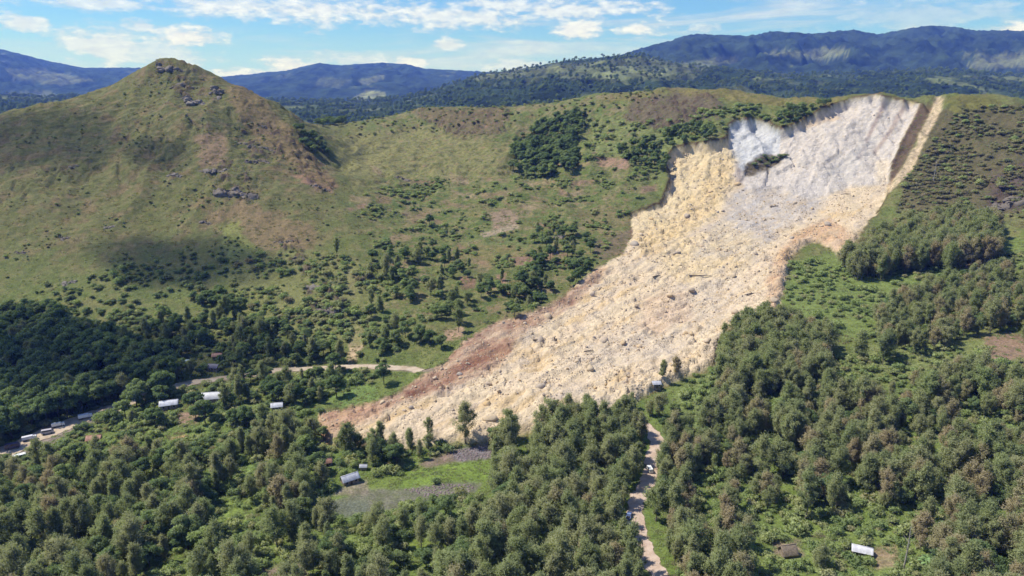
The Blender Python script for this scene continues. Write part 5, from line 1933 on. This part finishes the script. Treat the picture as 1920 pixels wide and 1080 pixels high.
M_GLASS = simple_mat('window_dark', (0.03, 0.035, 0.04), 0.2, 0.1, 1.0, 0.0, 0.5)
M_FRAME = simple_mat('window_frame_paint', (0.55, 0.55, 0.52), 0.6, 0.1, 1.0)


def boxes(lst):
    vs, qs, o = [], [], 0
    for (x0, x1, y0, y1, z0, z1) in lst:
        vs += [(x0, y0, z0), (x1, y0, z0), (x1, y1, z0), (x0, y1, z0), (x0, y0, z1), (x1, y0, z1), (x1, y1, z1), (x0, y1, z1)]
        qs += [tuple(o + i for i in q_) for q_ in ((0, 3, 2, 1), (4, 5, 6, 7), (0, 1, 5, 4), (1, 2, 6, 5), (2, 3, 7, 6), (3, 0, 4, 7))]
        o += 8
    return np.array(vs, float), np.array(qs)


def part(name, vq, mat, parent):
    me = mesh_np(name, vq[0], vq[1])
    me.materials.append(mat)
    return link(name, me, parent)


def house(p, ln, wd, hh, rise, deg, roof, label):
    e = empty('house' if roof != 'thatch' else 'hut', (p[0], p[1], p[2] - 0.1), math.radians(deg))
    tag(e, label, 'house' if roof != 'thatch' else 'hut')
    a, b = ln / 2, wd / 2
    # walls with gables
    v = [(-a, -b, -1.5), (a, -b, -1.5), (a, b, -1.5), (-a, b, -1.5), (-a, -b, hh), (a, -b, hh), (a, b, hh), (-a, b, hh), (-a, 0, hh + rise), (a, 0, hh + rise)]
    me = bpy.data.meshes.new('wall')
    me.from_pydata(v, [], [(0, 1, 5, 4), (1, 2, 6, 9, 5), (2, 3, 7, 6), (3, 0, 4, 8, 7), (0, 3, 2, 1)])
    me.materials.append(M_PLANK)
    link('wall', me, e)
    ov, ro = 0.55, 0.45
    th = 0.08 if roof != 'thatch' else 0.35
    sl_ = rise / b
    n = 14
    rv, rq = [], []
    for side in (-1, 1):
        o_ = len(rv)
        for k_ in range(n + 1):
            x_ = -a - ov + (ln + 2 * ov) * k_ / n
            rb = 0.03 * (k_ % 2)
            for (yy_, zz_) in ((0, hh + rise + 0.1), (side * (b + ro), hh - ro * sl_ + 0.1)):
                rv.append((x_, yy_, zz_ + rb))
                rv.append((x_, yy_, zz_ + rb - th))
        for k_ in range(n):
            s = o_ + k_ * 4
            rq += [(s, s + 4, s + 6, s + 2), (s + 1, s + 3, s + 7, s + 5), (s + 2, s + 6, s + 7, s + 3)]
        rq += [(o_, o_ + 2, o_ + 3, o_ + 1), (o_ + n * 4, o_ + n * 4 + 1, o_ + n * 4 + 3, o_ + n * 4 + 2)]
    part('roof', (np.array(rv), np.array(rq)), M_ROOF[roof], e)
    part('ridge_cap', boxes([(-a - ov, a + ov, -0.14, 0.14, hh + rise + 0.08, hh + rise + 0.19)]), M_ROOF[roof], e)
    if ln > 3:
        part('door', boxes([(-0.45, 0.45, -b - 0.05, -b + 0.02, 0.0, min(2.0, hh - 0.1))]), M_DOOR, e)
        for wx in (-a * 0.6, a * 0.6):
            wn = part('window', boxes([(wx - 0.5, wx + 0.5, -b - 0.03, -b + 0.02, hh * 0.42, hh * 0.8)]), M_GLASS, e)
            part('window_frame', boxes([(wx - 0.58, wx - 0.5, -b - 0.07, -b + 0.02, hh * 0.40, hh * 0.82), (wx + 0.5, wx + 0.58, -b - 0.07, -b + 0.02, hh * 0.40, hh * 0.82), (wx - 0.5, wx + 0.5, -b - 0.07, -b + 0.02, hh * 0.8, hh * 0.84)]), M_FRAME, wn)
    return e


for hs, p in zip(HOUSES, house_xy):
    house(p, hs[2], hs[3], hs[4], hs[5], hs[6], hs[7], hs[9])

# water tank by the toe
p = ground(802, 834)
e = empty('water_tank', p)
tag(e, 'small round white water tank under the trees by the debris toe', 'tank')
M_TANK = simple_mat('white_tank_plastic', (0.78, 0.79, 0.78), 0.5, 0.08, 0.8)


def lathe(prof, n=16):
    vs = [(r * math.cos(2 * math.pi * j / n), r * math.sin(2 * math.pi * j / n), z) for (r, z) in prof for j in range(n)]
    qs = [(i * n + j, i * n + (j + 1) % n, (i + 1) * n + (j + 1) % n, (i + 1) * n + j) for i in range(len(prof) - 1) for j in range(n)]
    return np.array(vs), np.array(qs)


part('tank_body', lathe([(1.15, -0.2), (1.15, 0.6), (1.19, 0.65), (1.15, 0.7), (1.15, 1.3), (1.19, 1.35), (1.15, 1.4), (1.15, 2.0), (0.9, 2.3), (0.4, 2.42), (0.4, 2.42)]), M_TANK, e)
part('lid', lathe([(0.42, 2.40), (0.42, 2.52), (0.02, 2.56)], 12), M_TANK, e)
part('stand', lathe([(1.35, -0.8), (1.35, -0.15), (1.1, -0.12)], 12), M_PLANK, e)

# ------------------------------------------------------------------ vehicles
M_TYRE = simple_mat('tyre_rubber', (0.02, 0.02, 0.02), 0.9, 0.1, 3.0)
M_HUB = simple_mat('wheel_hub', (0.30, 0.30, 0.31), 0.4, 0.1, 3.0, 0.6)
M_LAMP = simple_mat('lamp_glass', (0.75, 0.75, 0.7), 0.2, 0.05, 3.0)


def hull(profile, halfw, taper=0.0):
    """side outline (x, z) pulled across, top narrowed by taper"""
    n = len(profile)
    zmax = max(z for _, z in profile)
    zmin = min(z for _, z in profile)
    vs = []
    for s in (-1, 1):
        for x, z in profile:
            k = 1 - taper * (z - zmin) / (zmax - zmin)
            vs.append((x, s * halfw * k, z))
    fs_ = [tuple(range(n - 1, -1, -1)), tuple(range(n, 2 * n))]
    for i in range(n):
        j = (i + 1) % n
        fs_.append((i, j, n + j, n + i))
    me = bpy.data.meshes.new('hull')
    me.from_pydata([tuple(v) for v in vs], [], fs_)
    return me


def vehicle(px, py, deg, paint, kind, label, cat, scale=1.0, path=None):
    p = ground(px, py)
    e = empty(cat.replace(' ', '_'), (p[0], p[1], p[2] + 0.3), math.radians(deg), scale)
    tag(e, label, cat)
    M_P = simple_mat(cat.replace(' ', '_') + '_paint', paint, 0.35, 0.05, 1.0, 0.0, 0.5)

    def pm(name, me, mat, par=e):
        me.name = name
        me.materials.append(mat)
        return link(name, me, par)
    if kind == 'pickup':
        pm('body', hull([(-2.55, .45), (2.45, .45), (2.55, .7), (2.5, .98), (1.15, 1.08), (1.1, 1.1), (-2.5, 1.1), (-2.6, .8)], .9, .04), M_P)
        pm('cab', hull([(-.75, 1.08), (1.2, 1.08), (.55, 1.72), (-.6, 1.76)], .84, .14), M_P)
        pm('windscreen', hull([(1.16, 1.14), (1.22, 1.14), (.66, 1.66), (.60, 1.66)], .74, .12), M_GLASS)
        pm('side_window', hull([(-.6, 1.16), (.95, 1.16), (.5, 1.62), (-.5, 1.66)], .853, .14), M_GLASS)
        pm('load_bed', hull([(-2.45, 1.02), (-.85, 1.02), (-.85, 1.115), (-2.45, 1.115)], .72), M_TYRE)
        wheels = [(1.65, .92), (-1.5, .92)]
        r = .40
        lampx = 2.5
    elif kind == 'van':
        pm('body', hull([(-2.3, .4), (2.2, .4), (2.35, .75), (2.2, 1.1), (1.55, 1.95), (-2.25, 2.0), (-2.35, 1.0)], .88, .08), M_P)
        pm('windscreen', hull([(2.1, 1.22), (2.19, 1.16), (1.62, 1.88), (1.56, 1.88)], .72, .05), M_GLASS)
        pm('side_window', hull([(-2.0, 1.25), (1.75, 1.25), (1.4, 1.78), (-2.0, 1.80)], .876, .02), M_GLASS)
        wheels = [(1.5, .9), (-1.45, .9)]
        r = .36
        lampx = 2.28
    else:   # truck
        pm('cab', hull([(2.0, .6), (3.7, .6), (3.8, 1.2), (3.55, 2.25), (2.0, 2.3)], 1.05, .06), M_P)
        pm('windscreen', hull([(3.74, 1.42), (3.79, 1.42), (3.62, 2.12), (3.57, 2.12)], .92, .04), M_GLASS)
        pm('cargo_box', hull([(-3.7, .95), (1.8, .95), (1.8, 2.75), (-3.7, 2.75)], 1.15), M_P)
        pm('chassis', hull([(-3.6, .62), (2.2, .62), (2.2, .92), (-3.6, .92)], .5), M_TYRE)
        wheels = [(2.8, 1.08), (-2.0, 1.08), (-3.0, 1.08)]
        r = .48
        lampx = 3.74
    tv = lathe([(r * .55, -.12), (r, -.12), (r, .12), (r * .55, .12)], 12)
    hv = lathe([(0.01, -.10), (r * .55, -.10), (r * .55, .10), (0.01, .10)], 10)
    for (wx, wy) in wheels:
        for s in (-1, 1):
            R = np.array([[1, 0, 0], [0, 0, 1], [0, -1, 0]])
            w_ = part('wheel', (tv[0] @ R.T + np.array((wx, s * wy, r)), tv[1]), M_TYRE, e)
            part('rim', (hv[0] @ R.T + np.array((wx, s * wy, r)), hv[1]), M_HUB, w_)
    for s in (-1, 1):
        part('headlight', boxes([(lampx - .08, lampx + .05, s * .62 - .15, s * .62 + .15, .78, .94)]), M_LAMP, e)
    return e


vehicle(1179, 972, 72, (0.16, 0.22, 0.42), 'pickup', 'blue pickup truck parked on the left verge of the dirt track', 'pickup truck')
vehicle(1218, 885, 96, (0.72, 0.72, 0.72), 'van', 'white van farther up the dirt track', 'van')
vehicle(56, 826, 33, (0.62, 0.62, 0.68), 'truck', 'pale truck on the road at the far left, second from the left edge', 'truck', 0.8)
vehicle(90, 814, 28, (0.45, 0.42, 0.46), 'van', 'greyish van on the road, between two pale trucks', 'van', 1.1)
vehicle(110, 801, 32, (0.78, 0.77, 0.75), 'truck', 'bright white truck on the road at the left', 'truck', 0.75)
vehicle(161, 786, 32, (0.78, 0.77, 0.80), 'truck', 'white truck half hidden by the tree beside the road', 'truck', 0.85)
vehicle(25, 842, 30, (0.07, 0.06, 0.12), 'van', 'dark van on the road at the left edge', 'van', 1.3)
vehicle(40, 862, 38, (0.80, 0.80, 0.80), 'van', 'white van below the road at the left edge', 'van', 1.25)


# ------------------------------------------------------------------ people on the track
def person_mesh(seed):
    """one skinned figure, walking"""
    rng = np.random.default_rng(seed)
    st = rng.uniform(0.10, 0.22)
    J = {'pel': (0, 0, .95, .15), 'wst': (0, 0, 1.10, .135), 'chs': (0, .01, 1.32, .155), 'nck': (0, .02, 1.47, .06), 'hd0': (0, .03, 1.55, .085), 'hd1': (0, .035, 1.66, .10), 'hd2': (0, .03, 1.73, .06)}
    E = [('pel', 'wst'), ('wst', 'chs'), ('chs', 'nck'), ('nck', 'hd0'), ('hd0', 'hd1'), ('hd1', 'hd2')]
    for s, n in ((-1, 'l'), (1, 'r')):
        f = st * s
        J.update({n + 'hip': (s * .09, 0, .90, .10), n + 'kne': (s * .10, f * .6 + .03, .50, .068), n + 'ank': (s * .10, f, .09, .045), n + 'toe': (s * .11, f + .15, .035, .035),
                  n + 'sho': (s * .19, 0, 1.40, .065), n + 'elb': (s * .25, -f * .5 - .03, 1.13, .045), n + 'wri': (s * .25, -f * .9 + .06, .90, .033), n + 'pal': (s * .25, -f + .09, .82, .036)})
        E += [('pel', n + 'hip'), (n + 'hip', n + 'kne'), (n + 'kne', n + 'ank'), (n + 'ank', n + 'toe'), ('chs', n + 'sho'), (n + 'sho', n + 'elb'), (n + 'elb', n + 'wri'), (n + 'wri', n + 'pal')]
        for q_ in range(4):
            k_ = n + 'f%d' % q_
            J[k_] = (s * .25 + (q_ - 1.5) * .018, -f + .11, .74 + .006 * abs(q_ - 1.5), .0095)
            E.append((n + 'pal', k_))
        J[n + 'th'] = (s * .22, -f + .13, .79, .0095)
        E.append((n + 'pal', n + 'th'))
    keys = list(J)
    me = bpy.data.meshes.new('body')
    me.from_pydata([J[k_][:3] for k_ in keys], [(keys.index(a), keys.index(b)) for a, b in E], [])
    ob = bpy.data.objects.new('tmp', me)
    COL.objects.link(ob)
    md = ob.modifiers.new('skin', 'SKIN')
    for i, k_ in enumerate(keys):
        me.skin_vertices[0].data[i].radius = (J[k_][3], J[k_][3] * (.8 if k_ in ('pel', 'wst', 'chs') else 1.0))
    me.skin_vertices[0].data[0].use_root = True
    sb = ob.modifiers.new('sub', 'SUBSURF')
    sb.levels = sb.render_levels = 1
    dg = bpy.context.evaluated_depsgraph_get()
    res = bpy.data.meshes.new_from_object(ob.evaluated_get(dg))
    bpy.data.objects.remove(ob)
    return res


M_SKIN = simple_mat('skin', (0.10, 0.055, 0.035), 0.6, 0.1, 3.0)
M_HAIR = simple_mat('black_hair', (0.012, 0.010, 0.009), 0.9, 0.1, 3.0)
CLOTH = {}


def cloth(c):
    if c not in CLOTH:
        CLOTH[c] = simple_mat('cloth', c, 0.9, 0.15, 4.0)
    return CLOTH[c]


PEOPLE = [
    (1184, 988, 20, (0.03, 0.035, 0.09), (0.03, 0.03, 0.04), 'person in dark blue top just below the parked pickup truck'),
    (1186, 997, 200, (0.05, 0.04, 0.05), (0.04, 0.035, 0.03), 'person in dark clothes second below the pickup truck'),
    (1190, 1004, 60, (0.12, 0.03, 0.03), (0.03, 0.03, 0.04), 'person in dark red top standing on the left side of the track'),
    (1188, 1010, 150, (0.04, 0.04, 0.045), (0.05, 0.045, 0.04), 'person in black clothes at the left track edge near the red top'),
    (1194, 1016, 280, (0.10, 0.07, 0.05), (0.03, 0.03, 0.035), 'person in brown top walking on the track'),
    (1204, 1026, 190, (0.06, 0.05, 0.10), (0.04, 0.04, 0.05), 'person in purple top walking alone lower on the track'),
    (1192, 983, 100, (0.20, 0.18, 0.16), (0.05, 0.05, 0.06), 'person in grey top in the middle of the track by the pickup'),
    (1203, 1000, 330, (0.14, 0.05, 0.03), (0.05, 0.04, 0.04), 'person in rust coloured top on the right side of the track'),
    (1199, 962, 40, (0.22, 0.10, 0.08), (0.04, 0.04, 0.05), 'person in pinkish top at the right track edge above the pickup'),
]
pm_ = [person_mesh(i) for i in range(3)]
for i, (px, py, deg, shirt, trous, lab) in enumerate(PEOPLE):
    p = ground(px, py)
    e = empty('person', (p[0], p[1], p[2] + 0.28), math.radians(deg))
    tag(e, lab, 'person', 'people on the dirt track')
    me = pm_[i % 3].copy()
    for m_ in (M_SKIN, cloth(shirt), cloth(trous)):
        me.materials.append(m_)
    co = np.zeros(len(me.vertices) * 3)
    me.vertices.foreach_get('co', co)
    co = co.reshape(-1, 3)
    for pl in me.polygons:
        c = co[list(pl.vertices)].mean(0)
        if c[2] < 0.99 and c[2] > 0.10 and abs(c[0]) < 0.2:
            pl.material_index = 2
        elif 0.99 <= c[2] < 1.46 and not (abs(c[0]) > 0.2 and c[2] < 1.2):
            pl.material_index = 1
        else:
            pl.material_index = 0
        pl.use_smooth = True
    link('body', me, e)
    v, f = ico(2)
    v = v[:] * np.array((.105, .115, .10)) + np.array((0, .01, 1.68))
    v[:, 2] = np.maximum(v[:, 2], 1.64)
    hm_ = mesh_np('hair', v, None, f)
    hm_.materials.append(M_HAIR)
    link('hair', hm_, e)

# banana clump, dead trunks
bv, bq, bs = crown_banana(77)
for (px, py, s, lab) in ((1742, 1075, 1.35, 'pale green banana clump at the lower right edge of the clearing'),):
    p = ground(px, py)
    e = empty('banana_plant', p, 0.4, s)
    tag(e, lab, 'banana plant')
    part('leaves', (bv, bq), M_BANANA, e)
    part('stem', bs, M_BANANA, e)
for (px, py, h, lab) in ((1749, 342, 20, 'pale bare dead trunk on the brown right hand slope'), (136, 712, 15, 'pale leaning bare trunk in the dark wood on the left'), (1694, 1066, 16, 'bare pale trunk at the right of the clearing')):
    p = ground(px, py)
    e = empty('dead_tree', p, random.uniform(0, 6))
    tag(e, lab, 'dead tree')
    part('trunk', tube_np((0, 0, -.6), (h * .05, 0, h), .34, .10, 7, bend=(.2, .2, 0)), M_SNAG, e)
    for k_ in range(5):
        z_ = h * (0.45 + 0.1 * k_)
        a_ = k_ * 2.3
        part('branch', tube_np((h * .05 * z_ / h, 0, z_), (math.cos(a_) * 1.6, math.sin(a_) * 1.6, z_ + 1.6), .10, .03, 5), M_SNAG, e)

M_LOG = simple_mat('broken_trunk', (0.11, 0.085, 0.065), 0.9, 0.3, 1.5)
for (px, py, ln, deg, lab) in ((1314, 519, 15, -12, 'long dark fallen trunk across the middle of the debris'), (1408, 553, 7, 20, 'short dark broken trunk right of the long fallen trunk'), (1232, 519, 7, 35, 'dark broken trunk left of the long fallen trunk'),
                           (1452, 388, 9, 25, 'dark fallen trunk high on the debris below the scarp'), (1588, 365, 6, -30, 'small dark trunk near the top right of the debris'), (1105, 660, 5, 10, 'small trunk on the lower left of the debris'), (1010, 640, 6, -25, 'dark trunk beside the reddish margin')):
    p = ground(px, py)
    e = empty('fallen_tree', (p[0], p[1], p[2] + 0.35), math.radians(deg))
    tag(e, lab, 'fallen tree')
    part('trunk', tube_np((-ln / 2, 0, 0), (ln / 2, 0, .3), .45, .18, 7, bend=(0, .3, .15)), M_LOG, e)
    part('root_plate', lathe([(0.05, -.2), (.8, -.1), (.95, .1), (.4, .3)], 8), M_LOG, e).location = (-ln / 2, 0, 0)
    for k_ in range(3):
        part('branch', tube_np((ln * (.1 + .12 * k_), 0, .15), (ln * (.2 + .13 * k_), (-1) ** k_ * 1.3, .8), .10, .03, 5), M_LOG, e)

# planting mounds of the tilled garden
mv, mq = lathe([(0.62, -0.25), (0.55, 0.05), (0.35, 0.26), (0.02, 0.34)], 8)
GARD = [(845, 845), (915, 830), (924, 860), (855, 866)]
X, Y, Zg = lattice(1.7, 420)
gx, gy, _ = project(X, Y, Zg)
k = np.nonzero(in_poly(gx, gy, GARD) | in_poly(gx, gy, [(760, 918), (830, 908), (890, 910), (880, 924), (800, 933)]))[0]
vs = np.concatenate([mv + np.array((X[i], Y[i], Zg[i])) for i in k])
qs = np.concatenate([mq + j * len(mv) for j in range(len(k))])
me = mesh_np('garden_mounds', vs, qs)
me.materials.append(simple_mat('tilled_soil', L((140, 124, 124)), 0.95, 0.3, 0.4))
tag(link('garden_mounds', me), 'rows of grey planting mounds in the tilled gardens', 'garden', None, 'stuff')

# ------------------------------------------------------------------ air
hv = np.array([(x_, y_, z_) for z_ in (-40, 1080) for x_, y_ in ((-21000, -1500), (21000, -1500), (21000, 15800), (-21000, 15800))], float)
hz = mesh_np('haze', hv, np.array([(0, 3, 2, 1), (4, 5, 6, 7), (0, 1, 5, 4), (1, 2, 6, 5), (2, 3, 7, 6), (3, 0, 4, 7)]))
m, t, out = new_mat('blue_air')
pv = t.node('ShaderNodeVolumePrincipled')
pv.inputs['Color'].default_value = (0.12, 0.24, 1.0, 1)
pv.inputs['Density'].default_value = 0.72e-4
pv.inputs['Anisotropy'].default_value = 0.1
pv.inputs['Absorption Color'].default_value = (1, 1, 1, 1)
t.l.new(pv.outputs[0], out.inputs['Volume'])
hz.materials.append(m)
tag(link('haze', hz), 'thin blue haze filling the valley air', 'haze', None, 'stuff')

# fair-weather clouds standing over the valley, out of the picture above it; they shade parts of the hill
m, t, out = new_mat('cloud_vapour')
cv = t.node('ShaderNodeVolumeScatter')
cv.inputs['Color'].default_value = (1, 1, 1, 1)
cv.inputs['Density'].default_value = 0.026
cv.inputs['Anisotropy'].default_value = 0.4
t.l.new(cv.outputs[0], out.inputs['Volume'])
for ci, (px, py, sx, sy, sz) in enumerate(((60, 262, 95, 50, 16), (350, 494, 60, 36, 30), (90, 690, 130, 42, 30), (300, 290, 30, 22, 12))):
    g_ = ground(px, py)
    tt = (1350.0 - g_[2]) / sun_dir.z
    v, f = ico(3)
    nn = fbm(v[:, 0] * 1.7 + 9 * ci, v[:, 1] * 1.7 + v[:, 2], 3, .6)
    v = v * (1 + 0.75 * nn)[:, None] * np.array((sx, sy, sz))
    me = mesh_np('cloud', v, None, f)
    me.materials.append(m)
    o = link('cloud', me)
    o.location = (g_[0] + sun_dir.x * tt, g_[1] + sun_dir.y * tt, 1350.0)
    tag(o, kind='structure')
